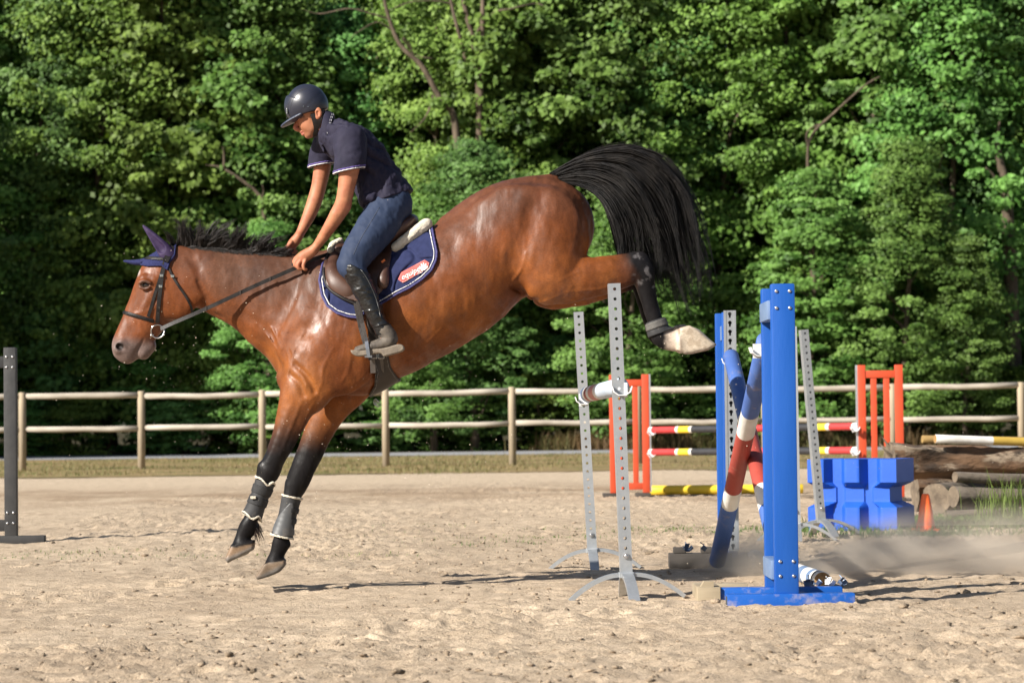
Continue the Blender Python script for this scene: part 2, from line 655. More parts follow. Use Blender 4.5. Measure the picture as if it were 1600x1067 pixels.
# fore legs
HFN = [(500, 560, -0.19, 46, 22), (480, 606, -0.18, 40, 22), (467, 626, -0.17, 31, 21), (449, 671, -0.165, 21.5, 17), (432, 710, -0.16, 17, 14.5),
       (421, 734, -0.155, 16.5, 15), (415, 751, -0.152, 13.5, 12.5), (404, 780, -0.15, 10.5, 9.5), (393, 808, -0.148, 11, 10), (387, 823, -0.147, 14, 12), (380, 838, -0.146, 12, 11), (378, 852, -0.145, 15, 15)]
H.append(Chain(HFN, 0.05))
HFF = [(545, 590, 0.18, 44, 22), (524, 622, 0.18, 34, 21), (510, 650, 0.175, 26, 19), (492, 690, 0.17, 21, 17), (475, 728, 0.165, 19.5, 15), (463, 758, 0.162, 16.5, 14.5),
       (456, 776, 0.16, 13, 12), (449, 806, 0.158, 11, 10), (441, 836, 0.156, 12, 10), (438, 850, 0.155, 14, 12), (433, 866, 0.154, 12, 11), (429, 880, 0.153, 15, 15)]
H.append(Chain(HFF, 0.04))
H.append(Chain([(452, 640, -0.215, 6, 5), (432, 690, -0.2, 5, 4), (420, 722, -0.19, 4, 4)], 0.02))   # forearm extensor
H.append(Chain([(480, 640, -0.2, 8, 6), (450, 700, -0.19, 6, 4)], 0.02))
H.append(Poly(pxpoly([(362, 850), (381, 845), (399, 842), (398, 858), (380, 867), (357, 878), (353, 872)], Y0 - 0.145), Y0 - 0.145, 0.060, 0.021, 0.012))
H.append(Poly(pxpoly([(414, 878), (432, 874), (447, 872), (448, 882), (438, 893), (420, 901), (403, 906), (399, 901)], Y0 + 0.153), Y0 + 0.153, 0.060, 0.021, 0.012))
# muscle borders: behind the shoulder, down the haunch, over the gaskin; joints
H += both([(598, 455, 0.288, 7, 6), (592, 520, 0.292, 7, 6), (572, 590, 0.262, 8, 6)], 0.05, 'd')
H += both([(562, 580, 0.20, 22, 8), (538, 598, 0.19, 18, 8)], 0.06)
H += both([(908, 318, 0.19, 5, 5), (912, 360, 0.215, 5, 5), (898, 405, 0.225, 6, 6)], 0.05, 'd')
H += both([(838, 325, 0.274, 9, 6), (815, 405, 0.282, 9, 6)], 0.09, 'd')
H += both([(870, 425, 0.2, 26, 12), (915, 428, 0.19, 20, 9), (950, 424, 0.17, 12, 6)], 0.03)
H += both([(842, 452, 0.18, 15, 11), (852, 462, 0.17, 12, 10)], 0.025)
H.append(Chain([(412, 730, -0.158, 10, 9), (409, 742, -0.155, 9, 8)], 0.015))
H.append(Chain([(432, 733, -0.158, 8, 8), (428, 745, -0.155, 7, 7)], 0.015))
H.append(Chain([(396, 824, -0.147, 8.5, 8), (391, 832, -0.147, 7, 7)], 0.012))
H.append(Chain([(466, 742, 0.163, 13, 12), (458, 757, 0.16, 12, 11)], 0.015))
H.append(Chain([(447, 850, 0.155, 8.5, 8), (442, 858, 0.155, 7, 7)], 0.012))
H += both([(219, 442, 0.100, 2.6, 3), (226, 438.5, 0.103, 3, 3), (235, 442, 0.102, 2.8, 3)], 0.006)       # upper lid
H += both([(219, 449, 0.096, 2, 2.5), (226, 451.5, 0.098, 2, 2.5), (234, 449, 0.100, 2, 2.5)], 0.008)      # lower lid
# hind legs
HHN = [(846, 365, -0.14, 70, 34), (858, 414, -0.165, 52, 32), (870, 436, -0.165, 40, 27), (920, 434, -0.16, 32, 22), (962, 428, -0.15, 25.5, 17), (992, 421, -0.145, 22, 15), (1004, 428, -0.142, 20, 15),
       (1009, 449, -0.14, 14.5, 12), (1016, 475, -0.138, 12.5, 10.5), (1024, 502, -0.136, 13, 10.5), (1033, 524, -0.135, 17, 12.5), (1050, 531, -0.135, 17, 12), (1068, 532, -0.135, 19, 15)]
H.append(Chain(HHN, 0.05))
H.append(Chain([(935, 412, -0.15, 9, 7), (972, 406, -0.145, 8, 6), (1003, 402, -0.142, 9, 8), (1012, 416, -0.14, 9, 8)], 0.02))    # hock tendon
HHF = [(a - 2 + (6 if 880 < a < 1000 else 0), b + 7, -c, d - (1 if d < 30 else 0), e) for a, b, c, d, e in HHN[:6]] + [(1000, 432, 0.142, 20, 15), (1003, 452, 0.14, 14, 12), (1010, 478, 0.138, 12, 10.5), (1018, 503, 0.136, 12.5, 10.5),
       (1028, 523, 0.135, 16, 12), (1046, 529, 0.135, 15, 12), (1062, 529, 0.135, 17, 15)]
H.append(Chain(HHF, 0.04))
H.append(Chain([(935, 418, 0.15, 9, 7), (970, 411, 0.145, 8, 6), (1000, 407, 0.142, 8, 8)], 0.02))
HOOF_H = [(1060, 512), (1076, 509), (1093, 516), (1119, 539), (1107, 547), (1070, 554), (1057, 547)]
H.append(Poly(pxpoly(HOOF_H, Y0 - 0.135), Y0 - 0.135, 0.060, 0.021, 0.012))
H.append(Poly(pxpoly([(a - 7, b - 2) for a, b in HOOF_H], Y0 + 0.135), Y0 + 0.135, 0.060, 0.021, 0.012))
# dock
H.append(Chain([(835, 296, 0, 18, 16), (856, 283, 0, 9, 9), (866, 277, 0, 6, 6)], 0.03))

HL, HH_ = bounds_of(H, 0.02)
HRES = 0.0072
harr, hax = ev(H, HL, HH_, HRES, 0.07)
harr = ripple(harr, hax, 0.0045, 7.5, 11, 0.035, (1.5, 1, 0.8))


def col_y(px, py, far=False):
    """y of the body's surface straight behind a side-view pixel"""
    p = P(px, py, Y0 - 0.2)
    c = harr[int(round((p.x - HL[0]) / HRES)), :, int(round((p.z - HL[2]) / HRES))]
    i = np.where(c < 0)[0]
    if not len(i):
        return 0.2
    return abs(hax[1][i[-1] if far else i[0]] - Y0)


veins = []
for path, r_ in (([(604, 584), (640, 562), (690, 530), (735, 495)], 1.5), ([(640, 562), (655, 548), (690, 512)], 1.2), ([(480, 600), (466, 640), (450, 680), (438, 712)], 1.8), ([(498, 610), (480, 650), (462, 690)], 1.6),
                 ([(455, 545), (470, 575), (478, 602)], 1.7), ([(520, 545), (505, 575), (502, 600), (485, 625)], 1.5), ([(540, 510), (548, 560), (535, 595)], 1.3), ([(852, 470), (890, 455), (935, 452), (978, 440)], 1.5),
                 ([(872, 440), (905, 425), (945, 425)], 1.2), ([(252, 468), (240, 480), (226, 488), (210, 490)], 1.1), ([(240, 480), (232, 500)], 1.0), ([(440, 520), (452, 560), (450, 590)], 1.6), ([(425, 512), (440, 545)], 1.3),
                 ([(800, 440), (815, 420), (822, 395)], 1.2), ([(400, 505), (415, 520), (432, 545)], 1.2), ([(475, 520), (460, 550), (455, 575)], 1.6)):
    for sg in (-1, 1):
        veins.append(Chain([(a, b, sg * (col_y(a, b) - 0.0022), r_ * 0.85, r_ * 0.85) for a, b in path], 0.013))
# skin folds where the foreleg joins the chest and behind the elbow
for path, r_ in (([(452, 585), (466, 598), (474, 618)], 2.2), ([(462, 570), (482, 590), (492, 612)], 1.8), ([(585, 575), (575, 590), (562, 604)], 1.8), ([(800, 448), (818, 458), (838, 470)], 2.4),  ([(318, 470), (330, 488), (345, 497)], 1.6), ([(310, 440), (322, 462), (338, 480)], 1.4)):
    for sg in (-1, 1):
        veins.append(Chain([(a, b, sg * (col_y(a, b) + 0.0065), r_, r_) for a, b in path], 0.026, 'd'))
harr = apply_prims(harr, hax, veins, HL, HRES, 0.04)
hv, hf = nets(harr, HL, HRES)
hpx, hpy = PROJ(hv)
nz = fbm(hv[:, 0] * 5, hv[:, 1] * 5, hv[:, 2] * 5, 4)
nf = fbm(hv[:, 0] * 28, hv[:, 1] * 28, hv[:, 2] * 28, 3)


def mixc(c, col, f):
    return c * (1 - f[:, None]) + np.array(col)[None, :] * f[:, None]


hc = np.tile(np.array((0.138, 0.037, 0.0078)), (len(hv), 1))
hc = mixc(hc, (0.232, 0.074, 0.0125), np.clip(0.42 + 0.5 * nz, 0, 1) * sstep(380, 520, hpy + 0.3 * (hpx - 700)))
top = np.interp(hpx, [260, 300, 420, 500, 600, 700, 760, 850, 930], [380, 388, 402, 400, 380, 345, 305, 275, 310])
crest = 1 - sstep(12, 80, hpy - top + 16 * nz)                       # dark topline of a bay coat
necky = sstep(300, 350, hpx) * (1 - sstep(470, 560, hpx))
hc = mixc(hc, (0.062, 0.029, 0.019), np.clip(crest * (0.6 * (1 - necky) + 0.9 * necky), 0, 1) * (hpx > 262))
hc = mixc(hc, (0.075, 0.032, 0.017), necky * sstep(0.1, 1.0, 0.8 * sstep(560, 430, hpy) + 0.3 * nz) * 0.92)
blk = np.array((0.008, 0.007, 0.0075))
fl = (hpx < 560) & (hpy > 610)
hc = mixc(hc, blk, np.where(fl, sstep(628, 704, hpy + 0.25 * (hpx - 440) * (hv[:, 1] < Y0) + 14 * nz + np.where(hv[:, 1] > Y0, -18, 0)), 0))
hl = (hpx > 880) & (hpy > 380)
hc = mixc(hc, blk, np.where(hl, sstep(950, 996, hpx + 0.35 * np.maximum(420 - hpy, 0) + 0.25 * np.maximum(hpy - 440, 0) + 10 * nz), 0))
hc = mixc(hc, (0.11, 0.10, 0.10), np.where(hl, sstep(0.25, 0.6, nf) * sstep(985, 995, hpx) * (hpy < 450) * 0.6, 0))
# pale, dusty hind pastern and hooves
hc = mixc(hc, (0.46, 0.37, 0.29), np.where(hl & (hpy > 495), sstep(1034, 1046, hpx + 4 * nf), 0))
hc = mixc(hc, (0.40, 0.33, 0.25), np.where(hl & (hpy > 495), sstep(1062, 1068, hpx), 0))
hc = mixc(hc, (0.21, 0.135, 0.08), np.where(fl & (hpx > 340) & (hpx < 402) & (hv[:, 1] < Y0), sstep(850, 853, hpy + 0.22 * (hpx - 380) + 1.5 * nf), 0) * 0.9)
hc = mixc(hc, (0.17, 0.155, 0.14), np.where(fl & (hpx < 402) & (hv[:, 1] < Y0), sstep(856, 864, hpy + 0.45 * (hpx - 380)), 0))
hc = mixc(hc, (0.17, 0.12, 0.08), np.where(fl & (hpx > 395) & (hv[:, 1] > Y0), sstep(876, 880, hpy + 0.12 * (hpx - 430) + 1.5 * nf), 0) * 0.9)
hc = mixc(hc, (0.14, 0.13, 0.12), np.where(fl & (hpx > 395) & (hv[:, 1] > Y0), sstep(886, 895, hpy + 0.5 * (hpx - 425)), 0))
# muzzle, eye rim
hd = (hpx < 262)
hc = mixc(hc, (0.13, 0.10, 0.092), np.where(hd, sstep(516, 540, hpy - 0.12 * (hpx - 190) + 5 * nz), 0) * 0.85)
hc = mixc(hc, (0.02, 0.015, 0.014), np.where(hd, 1 - sstep(4.5, 8, np.hypot(hpx - 187, hpy - 541)), 0))
hc = mixc(hc, (0.07, 0.045, 0.035), np.where(hd, 1 - sstep(6, 12, np.hypot(hpx - 226, (hpy - 445) * 1.3)), 0) * 0.8)
hc = mixc(hc, (0.36, 0.30, 0.27), np.where(hd, 1 - sstep(2, 6, np.hypot((hpx - 215), (hpy - 424) * 0.6)), 0) * (np.abs(hv[:, 1] - Y0) < 0.05))
hc = mixc(hc, (0.24, 0.185, 0.13), np.where(hl & (hpy > 495) & (hpx > 1062), sstep(0.15, 0.5, nf) * 0.7, 0))
hc = mixc(hc, (0.16, 0.12, 0.085), np.where(hl & (hpy > 495), np.exp(-((hpx - 1063 - 0.15 * (hpy - 530)) / 2.5) ** 2), 0) * 0.7)
hc = mixc(hc, (0.13, 0.125, 0.12), np.where(hl & (hpx > 1068), sstep(0, 2.5, (517 + 0.86 * (hpx - 1093) + 5) * 0 + (516 + (hpx - 1093) * 0.885) - hpy + 5), 0) * 0.6)
hc *= (1 + 0.10 * nf + 0.12 * nz)[:, None]
hoofm = np.where(fl & (hv[:, 1] < Y0) & (hpx < 402), sstep(850, 853, hpy + 0.22 * (hpx - 380)), 0) + np.where(fl & (hv[:, 1] > Y0), sstep(876, 880, hpy + 0.12 * (hpx - 430)), 0) + np.where(hl & (hpy > 495), sstep(1060, 1066, hpx), 0)
hc = np.concatenate([np.clip(hc, 0.004, 1), np.clip(1 - hoofm, 0, 1)[:, None]], 1)


def horse_material():
    m = bpy.data.materials.new('bay_coat')
    nt, N, L, b = nodes_of(m)

    def noise(scale, detail, vec, rough=0.5, dist=0.0):
        n = N.new('ShaderNodeTexNoise')
        n.inputs['Scale'].default_value = scale
        n.inputs['Detail'].default_value = detail
        n.inputs['Roughness'].default_value = rough
        n.inputs['Distortion'].default_value = dist
        L.new(vec, n.inputs['Vector'])
        return n.outputs['Fac']

    def rng_(val, a, b_, c, d):
        r = N.new('ShaderNodeMapRange')
        for i, q in enumerate((a, b_, c, d)):
            r.inputs[i + 1].default_value = q
        L.new(val, r.inputs[0])
        return r.outputs[0]

    def mul(a, b_):
        q = N.new('ShaderNodeMath')
        q.operation = 'MULTIPLY'
        L.new(a, q.inputs[0])
        if isinstance(b_, float):
            q.inputs[1].default_value = b_
        else:
            L.new(b_, q.inputs[1])
        return q.outputs[0]

    at = N.new('ShaderNodeAttribute')
    at.attribute_name = 'Col'
    tc = N.new('ShaderNodeTexCoord')
    ob = tc.outputs['Object']
    lie = N.new('ShaderNodeMapping')            # lie of the coat
    lie.inputs['Rotation'].default_value = (0, R(24), 0)
    lie.inputs['Scale'].default_value = (1, 2.6, 3.4)
    L.new(ob, lie.inputs['Vector'])
    run = N.new('ShaderNodeMapping')            # sweat runs down the shoulder
    run.inputs['Rotation'].default_value = (0, R(-28), 0)
    run.inputs['Scale'].default_value = (2.0, 1.6, 1.0)
    L.new(ob, run.inputs['Vector'])
    hair = noise(75, 5, lie.outputs[0], 0.65)
    mott = noise(9, 6, ob, 0.6)
    wet = noise(3.2, 8, run.outputs[0], 0.68, 0.5)
    # colour: hairs and mottling on the coat colour
    cm = N.new('ShaderNodeMix')
    cm.data_type = 'RGBA'
    cm.blend_type = 'MULTIPLY'
    cm.inputs[0].default_value = 1.0
    L.new(at.outputs['Color'], cm.inputs[6])
    f1 = rng_(hair, 0.25, 0.75, 0.62, 1.38)
    f2 = rng_(mott, 0.3, 0.7, 0.78, 1.2)
    L.new(mul(f1, f2), cm.inputs[7])
    L.new(cm.outputs[2], b.inputs['Base Color'])
    wetm = rng_(wet, 0.47, 0.68, 0.0, 1.0)
    L.new(rng_(wetm, 0.0, 1.0, 0.58, 0.32), b.inputs['Roughness'])
    bw = N.new('ShaderNodeRGBToBW')             # dark hair reflects less
    L.new(at.outputs['Color'], bw.inputs[0])
    L.new(mul(rng_(wetm, 0.0, 1.0, 0.26, 0.66), rng_(bw.outputs[0], 0.008, 0.06, 0.35, 1.0)), b.inputs['Specular IOR Level'])
    ripn = noise(6, 3, run.outputs[0], 0.5, 1.2)
    b1 = N.new('ShaderNodeBump')
    b1.inputs['Distance'].default_value = 0.022
    L.new(mul(at.outputs['Alpha'], 0.12), b1.inputs['Strength'])
    L.new(ripn, b1.inputs['Height'])
    b2 = N.new('ShaderNodeBump')
    b2.inputs['Distance'].default_value = 0.004
    L.new(mul(at.outputs['Alpha'], 0.34), b2.inputs['Strength'])
    L.new(hair, b2.inputs['Height'])
    L.new(b1.outputs[0], b2.inputs['Normal'])
    L.new(b2.outputs[0], b.inputs['Normal'])
    return m


HORSE_BASE = P(600, 900, Y0)
HORSE_BASE.z = 0.0
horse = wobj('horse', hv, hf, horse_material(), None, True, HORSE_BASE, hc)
tag(horse, 'bay horse with black legs, mane and tail jumping over the rails', 'horse')
HB = BVHTree.FromPolygons([Vector(p) for p in hv], hf.tolist())


def surf(px, py, off=0.0, bvh=None, far=False):
    """point of the body's surface at a side-view pixel, near side (or the far side)"""
    bvh = bvh or HB
    p = P(px, py, Y0)
    if far:
        h = bvh.ray_cast(Vector((p.x, Y0 + 2, p.z)), Vector((0, -1, 0)))
        return Vector((p.x, (h[0].y if h[0] else Y0 + 0.05) + off, p.z))
    q = P(px, py, Y0 - 0.15)
    h = bvh.ray_cast(Vector((q.x, Y0 - 2, q.z)), Vector((0, 1, 0)))
    y = (h[0].y if h[0] else Y0 - 0.05) - off
    return Vector((q.x, y, q.z))


def cr(pts, n):
    """Catmull-Rom through 2-D/3-D points, n per span"""
    a = np.array([tuple(p) for p in pts], float)
    out = []
    for i in range(len(a) - 1):
        p0, p1, p2, p3 = a[max(i - 1, 0)], a[i], a[i + 1], a[min(i + 2, len(a) - 1)]
        for q in range(n):
            t = q / n
            out.append(0.5 * ((2 * p1) + (-p0 + p2) * t + (2 * p0 - 5 * p1 + 4 * p2 - p3) * t ** 2 + (-p0 + 3 * p1 - 3 * p2 + p3) * t ** 3))
    out.append(a[-1])
    return np.array(out)


def strand_mesh(paths, rads, n=3):
    """many tapered hairs: paths (list of (k,3) arrays), rads the root radius of each"""
    V, Fc = [], []
    b = 0
    for p, r in zip(paths, rads):
        k = len(p)
        t = np.gradient(p, axis=0)
        t /= np.linalg.norm(t, axis=1)[:, None] + 1e-9
        u = np.cross(t, (0.02, 1, 0.03))
        u /= np.linalg.norm(u, axis=1)[:, None] + 1e-9
        w = np.cross(t, u)
        s = np.linspace(0, 1, k)
        rr = r * np.minimum(1, np.minimum(0.5 + 4 * s, 1.08 - s ** 2))
        for q in range(n):
            a = 2 * math.pi * q / n
            V.append(p + (u * math.cos(a) + w * math.sin(a)) * rr[:, None])
        i = np.arange(k - 1)
        for q in range(n):
            q2 = (q + 1) % n
            Fc.append(np.stack([b + q * k + i, b + q2 * k + i, b + q2 * k + i + 1, b + q * k + i + 1], 1))
        b += n * k
    return np.concatenate(V), np.concatenate(Fc)


M_hair = mat('black_horse_hair', (0.006, 0.0055, 0.006), (0.018, 0.015, 0.013), 14, 0.42, spec=0.3, rough2=0.6)
M_hair2 = mat('black_mane_hair', (0.010, 0.009, 0.009), (0.025, 0.02, 0.018), 30, 0.45, spec=0.3)

# tail
g_out = [(858, 271), (900, 248), (945, 233), (990, 231), (1034, 249), (1066, 290), (1084, 345), (1094, 400), (1100, 455)]
g_mid = [(862, 275), (903, 258), (943, 256), (982, 270), (1014, 305), (1036, 352), (1050, 405), (1058, 450), (1062, 482)]
g_inn = [(872, 285), (903, 291), (928, 303), (946, 325), (957, 355), (963, 385), (968, 405), (975, 425), (985, 445)]
GO, GM, GI = (cr(g, 4) for g in (g_out, g_mid, g_inn))
paths, rads = [], []
NT = len(GO)
for ck in range(115):                                   # locks of hair, each with its own sweep and length
    cu = ((ck + rng.random()) / 115) ** 0.92
    cln = rng.uniform(0.66, 1.0) if rng.random() < 0.5 else rng.uniform(0.92, 1.06)
    cph, camp, cdy = rng.random(3) * 6.28, rng.uniform(4, 15), rng.normal(0, 0.05)
    cdr = rng.normal(0, 9, 2)
    for j in range(rng.integers(20, 36)):
        u = float(np.clip(cu + rng.normal(0, 0.05), 0, 1))
        ln = cln * rng.uniform(0.8, 1.0)
        t = np.linspace(0.0 if rng.random() < 0.6 else rng.uniform(0, 0.3), ln, 17) * (NT - 1)
        s = t / (NT - 1)
        ue = u + (cu - u) * np.minimum(1, s / cln) ** 2
        A_ = [np.stack([np.interp(t, np.arange(NT), g[:, c]) for c in (0, 1)], 1) for g in (GI, GM, GO)]
        lo_, hi_ = np.clip(ue / 0.5, 0, 1)[:, None], np.clip(ue / 0.5 - 1, 0, 1)[:, None]
        a = A_[0] + (A_[1] - A_[0]) * lo_ + (A_[2] - A_[1]) * hi_
        over = np.maximum(s - 1, 0)[:, None]
        a = a + np.array((5.0, 60.0)) * over * 10 * 0.3
        w_ = np.clip((s - 0.2) / 0.8, 0, 1) ** 1.3
        a[:, 0] += w_ * (camp * np.sin(s * 6.5 + cph[0]) + cdr[0] + 4.5 * np.sin(s * 13 + cph[2]) + rng.normal(0, 1.6))
        a[:, 1] += w_ * (0.7 * camp * np.cos(s * 7 + cph[1]) + cdr[1] + rng.normal(0, 1.6))
        dy = rng.normal(0, 0.008) + (cdy + rng.normal(0, 0.012)) * np.minimum(s * 2.2, 1)
        paths.append(np.array([tuple(P(q[0], q[1], Y0 + d)) for q, d in zip(a, dy)]))
        rads.append(rng.uniform(0.0011, 0.0030))
for j in range(520):                                   # loose hairs
    u = rng.random()
    t = np.linspace(rng.uniform(0, 0.4), rng.uniform(0.7, 1.03), 15) * (NT - 1)
    s = t / (NT - 1)
    A_ = [np.stack([np.interp(t, np.arange(NT), g[:, c]) for c in (0, 1)], 1) for g in (GI, GM, GO)]
    a = A_[0] + (A_[1] - A_[0]) * min(1, u / 0.5) + (A_[2] - A_[1]) * max(0, u / 0.5 - 1)
    ph = rng.random(2) * 6.28
    a[:, 0] += s ** 2 * (rng.normal(6, 15) + 9 * np.sin(s * 5 + ph[0]))
    a[:, 1] += s ** 2 * (rng.normal(4, 12) + 7 * np.sin(s * 6 + ph[1])) - (u > 0.8) * 6 * np.sin(s * 3.1)
    paths.append(np.array([tuple(P(q[0], q[1], Y0 + rng.normal(0, 0.002) + 0.05 * math.sin(ph[0]) * k)) for q, k in zip(a, s)]))
    rads.append(0.0013)
tv, tf = strand_mesh(paths, rads)
wobj('tail', tv, tf, M_hair, horse)
# a few long loose hairs at the end of the tail
# mane, flung up along the crest
paths, rads = [], []
for ck in range(44):                                   # locks flung up along the crest
    u = (ck + rng.random()) / 44
    cbx = 276 + u * 165
    chg = np.interp(u, [0, 0.08, 0.3, 0.45, 0.6, 0.75, 0.9, 1], [60, 70, 68, 62, 60, 46, 24, 8]) * rng.uniform(0.6, 1.1)
    clean = np.interp(u, [0, 0.2, 0.6, 1], [0.05, 0.25, 0.6, 1.3]) + rng.normal(0, 0.18)
    cur, cdy, ph = rng.uniform(-5, 9), rng.uniform(-0.075, 0.02), rng.random() * 6.28
    for j in range(34):
        bx = cbx + rng.normal(0, 4.6)
        by = np.interp(bx, [262, 272, 300, 345, 400, 455], [386, 389, 392, 394, 399, 405])
        hgt = chg * rng.uniform(0.55, 1.05)
        s = np.linspace(0, 1, 10)
        pull = (cbx - bx) * s ** 1.5
        a = np.stack([bx + pull + clean * hgt * s ** 1.5 + cur * np.sin(s * 3.1) + 2.5 * np.sin(s * 9 + ph) * s + rng.normal(0, 2.0) * s,
                      by + 3 - hgt * (s - 0.18 * s ** 4) + 1.5 * np.cos(s * 8 + ph) * s], 1)
        dy = rng.normal(0, 0.006) + cdy * s + rng.normal(0, 0.006) * s
        paths.append(np.array([tuple(P(q[0], q[1], Y0 + d)) for q, d in zip(a, dy)]))
        rads.append(rng.uniform(0.0016, 0.0042))
for i in range(420):                                   # shorter hair lying back on the near side of the crest
    u = rng.random()
    bx = 282 + u * 185
    by = np.interp(bx, [272, 300, 345, 400, 470], [390, 393, 395, 400, 408])
    s = np.linspace(0, 1, 8)
    l = rng.uniform(10, 26)
    a = np.stack([bx + l * 1.2 * s, by + 2 - l * 0.35 * np.sin(s * 3) + 4 * s * s * rng.uniform(-1, 2)], 1)
    dy = -0.012 - 0.03 * s
    paths.append(np.array([tuple(P(q[0], q[1], Y0 + d)) for q, d in zip(a, dy)]))
    rads.append(rng.uniform(0.0015, 0.0035))
mv, mf = strand_mesh(paths, rads)
wobj('mane', mv, mf, M_hair2, horse)
# tuft behind the near fetlock
paths, rads = [], []
for i in range(70):
    s = np.linspace(0, 1, 7)
    x0, y0 = 396 + rng.normal(0, 2.5), 818 + rng.normal(0, 4)
    a = np.stack([x0 + (8 + rng.normal(0, 4)) * s, y0 + (22 + rng.normal(0, 5)) * s ** 1.3], 1)
    d = -0.15 + rng.normal(0, 0.012)
    paths.append(np.array([tuple(P(q[0], q[1], Y0 + d)) for q in a]))
    rads.append(0.0022)
fv, ff = strand_mesh(paths, rads)
wobj('fetlock_hair', fv, ff, mat('fetlock_hair', (0.02, 0.014, 0.012), (0.05, 0.028, 0.018), 30, 0.6), horse)
# eyes
M_eye = mat('horse_eye', (0.012, 0.006, 0.004), (0.02, 0.01, 0.006), 30, 0.05, spec=0.8)
for far in (False, True):
    c = surf(226.5, 445, -0.0155, far=far)
    bm = bmesh.new()
    bmesh.ops.create_uvsphere(bm, u_segments=20, v_segments=14, radius=0.0265)
    wobj('eye', [v.co + c for v in bm.verts], [tuple(v.index for v in f.verts) for f in bm.faces], M_eye, horse)
    bm.free()

# ================================================================== TACK
M_black = mat('black_leather', (0.007, 0.006, 0.006), (0.016, 0.013, 0.012), 25, 0.42, bump=0.15, bscale=200, rough2=0.55, spec=0.28)
M_brown = mat('brown_leather', (0.045, 0.02, 0.013), (0.075, 0.035, 0.022), 12, 0.36, bump=0.12, bscale=220, rough2=0.5)
M_girth = mat('dark_brown_girth_leather', (0.015, 0.010, 0.0075), (0.028, 0.02, 0.015), 15, 0.45, bump=0.15, bscale=160, rough2=0.6)
M_steel = mat('polished_steel', (0.55, 0.55, 0.55), (0.42, 0.42, 0.42), 30, 0.2, 1.0)
M_navy = mat('navy_quilted_cotton', (0.014, 0.019, 0.060), (0.02, 0.026, 0.078), 30, 0.85, bump=0.25, bscale=350, spec=0.2, bdist=0.002)
M_knit = mat('navy_crochet', (0.012, 0.015, 0.055), (0.026, 0.03, 0.095), 160, 0.9, bump=0.6, bscale=260, spec=0.2, bdist=0.004)
M_purple = mat('dark_violet_ear_cloth', (0.022, 0.012, 0.045), (0.035, 0.02, 0.062), 40, 0.7, spec=0.3)
M_piping = mat('white_piping', (0.72, 0.70, 0.68), (0.6, 0.58, 0.55), 40, 0.7)
M_fleece = mat('cream_fleece', (0.72, 0.66, 0.55), (0.58, 0.52, 0.42), 60, 0.95, bump=1.0, bscale=220, spec=0.1, bdist=0.01)
M_neo = mat('black_neoprene', (0.014, 0.014, 0.015), (0.03, 0.03, 0.032), 20, 0.7, bump=0.1, bscale=200, dirt=((0.16, 0.13, 0.10), 9, 0.6, 0.85))
M_shell = mat('grey_boot_shell', (0.055, 0.058, 0.062), (0.08, 0.08, 0.082), 15, 0.5, dirt=((0.18, 0.15, 0.12), 10, 0.55, 0.85))


def shell(name, t, region, mat_, parent, lo, hi, res=0.005, prims=None, extra=None, base=None, col=None, rip=None):
    """a sheet of thickness t that follows the body inside a side-view region"""
    arr, ax = ev(prims or H, lo, hi, res, 0.09)
    arr = arr - t
    if rip:
        arr = ripple(arr, ax, *rip)
    for r in ([region] if not isinstance(region, list) else region):
        arr = np.maximum(arr, r(ax))
    v, f = nets(arr, lo, res)
    return wobj(name, v, f, mat_, parent, True, base)


def reg_poly(pts, Y=Y0, rnd=0.0):
    pl = pxpoly(pts, Y)
    return lambda ax: (poly_sd(pl, ax[0][:, None], ax[2][None, :])[:, None, :] - rnd)


def reg_ring(pts, inset, half, Y=Y0):
    pl = pxpoly(pts, Y)
    return lambda ax: np.abs(poly_sd(pl, ax[0][:, None], ax[2][None, :])[:, None, :] + inset) - half


def reg_y(a, b):
    return lambda ax: np.maximum(a - ax[1], ax[1] - b)[None, :, None]


def box_px(x0, y0, x1, y1, ylo=-0.5, yhi=0.5):
    a, b = P(x0, y1, Y0), P(x1, y0, Y0)
    return np.array((a.x - 0.03, Y0 + ylo, a.z - 0.04)), np.array((b.x + 0.03, Y0 + yhi, b.z + 0.04))


def smooth_poly(pts, n=5):
    return [tuple(q) for q in cr(list(pts) + [pts[0]], n)[:-1]]


def strap(pts, wid, thk, off=0.004, far=False, bvh=None):
    """leather strap lying on the body along a side-view path"""
    a = cr(pts, 6)
    p = np.array([tuple(surf(x, y, off, bvh, far)) for x, y in a])
    for _ in range(3):
        p[1:-1, 1] = 0.25 * p[:-2, 1] + 0.5 * p[1:-1, 1] + 0.25 * p[2:, 1]
    mb = MB()
    n = len(p)
    for i in range(n):
        t = p[min(i + 1, n - 1)] - p[max(i - 1, 0)]
        t /= np.linalg.norm(t)
        s = np.cross(t, (0, 1, 0))
        s /= np.linalg.norm(s)
        nn = np.cross(s, t)
        for x, z in ((-1, -1), (1, -1), (1, 1), (-1, 1)):
            mb.v.append(tuple(p[i] + s * x * wid / 2 + nn * z * thk / 2))
    for i in range(n - 1):
        for k in range(4):
            mb.f.append((i * 4 + k, i * 4 + (k + 1) % 4, i * 4 + 4 + (k + 1) % 4, i * 4 + 4 + k))
    mb.f += [(3, 2, 1, 0), tuple((n - 1) * 4 + k for k in range(4))]
    return mb


def addw(mb, name, mat_, parent, smooth=False):
    return wobj(name, mb.v, mb.f, mat_, parent, smooth, None, None, mb.m if len(mb.m) == len(mb.f) else None)


# saddle pad
PADP = [(514, 392), (505, 415), (501, 440), (506, 465), (515, 482), (530, 493), (548, 499), (563, 501), (574, 494), (590, 484), (606, 475), (625, 464), (645, 454), (664, 441),
        (678, 427), (685, 411), (686, 398), (682, 380), (677, 356), (671, 335), (600, 345), (540, 360), (515, 375)]
pad = thing('saddle_pad', P(590, 500, Y0), 'navy quilted saddle pad with white piping and red patch under the saddle', 'saddle pad')
plo, phi = box_px(490, 320, 700, 515)


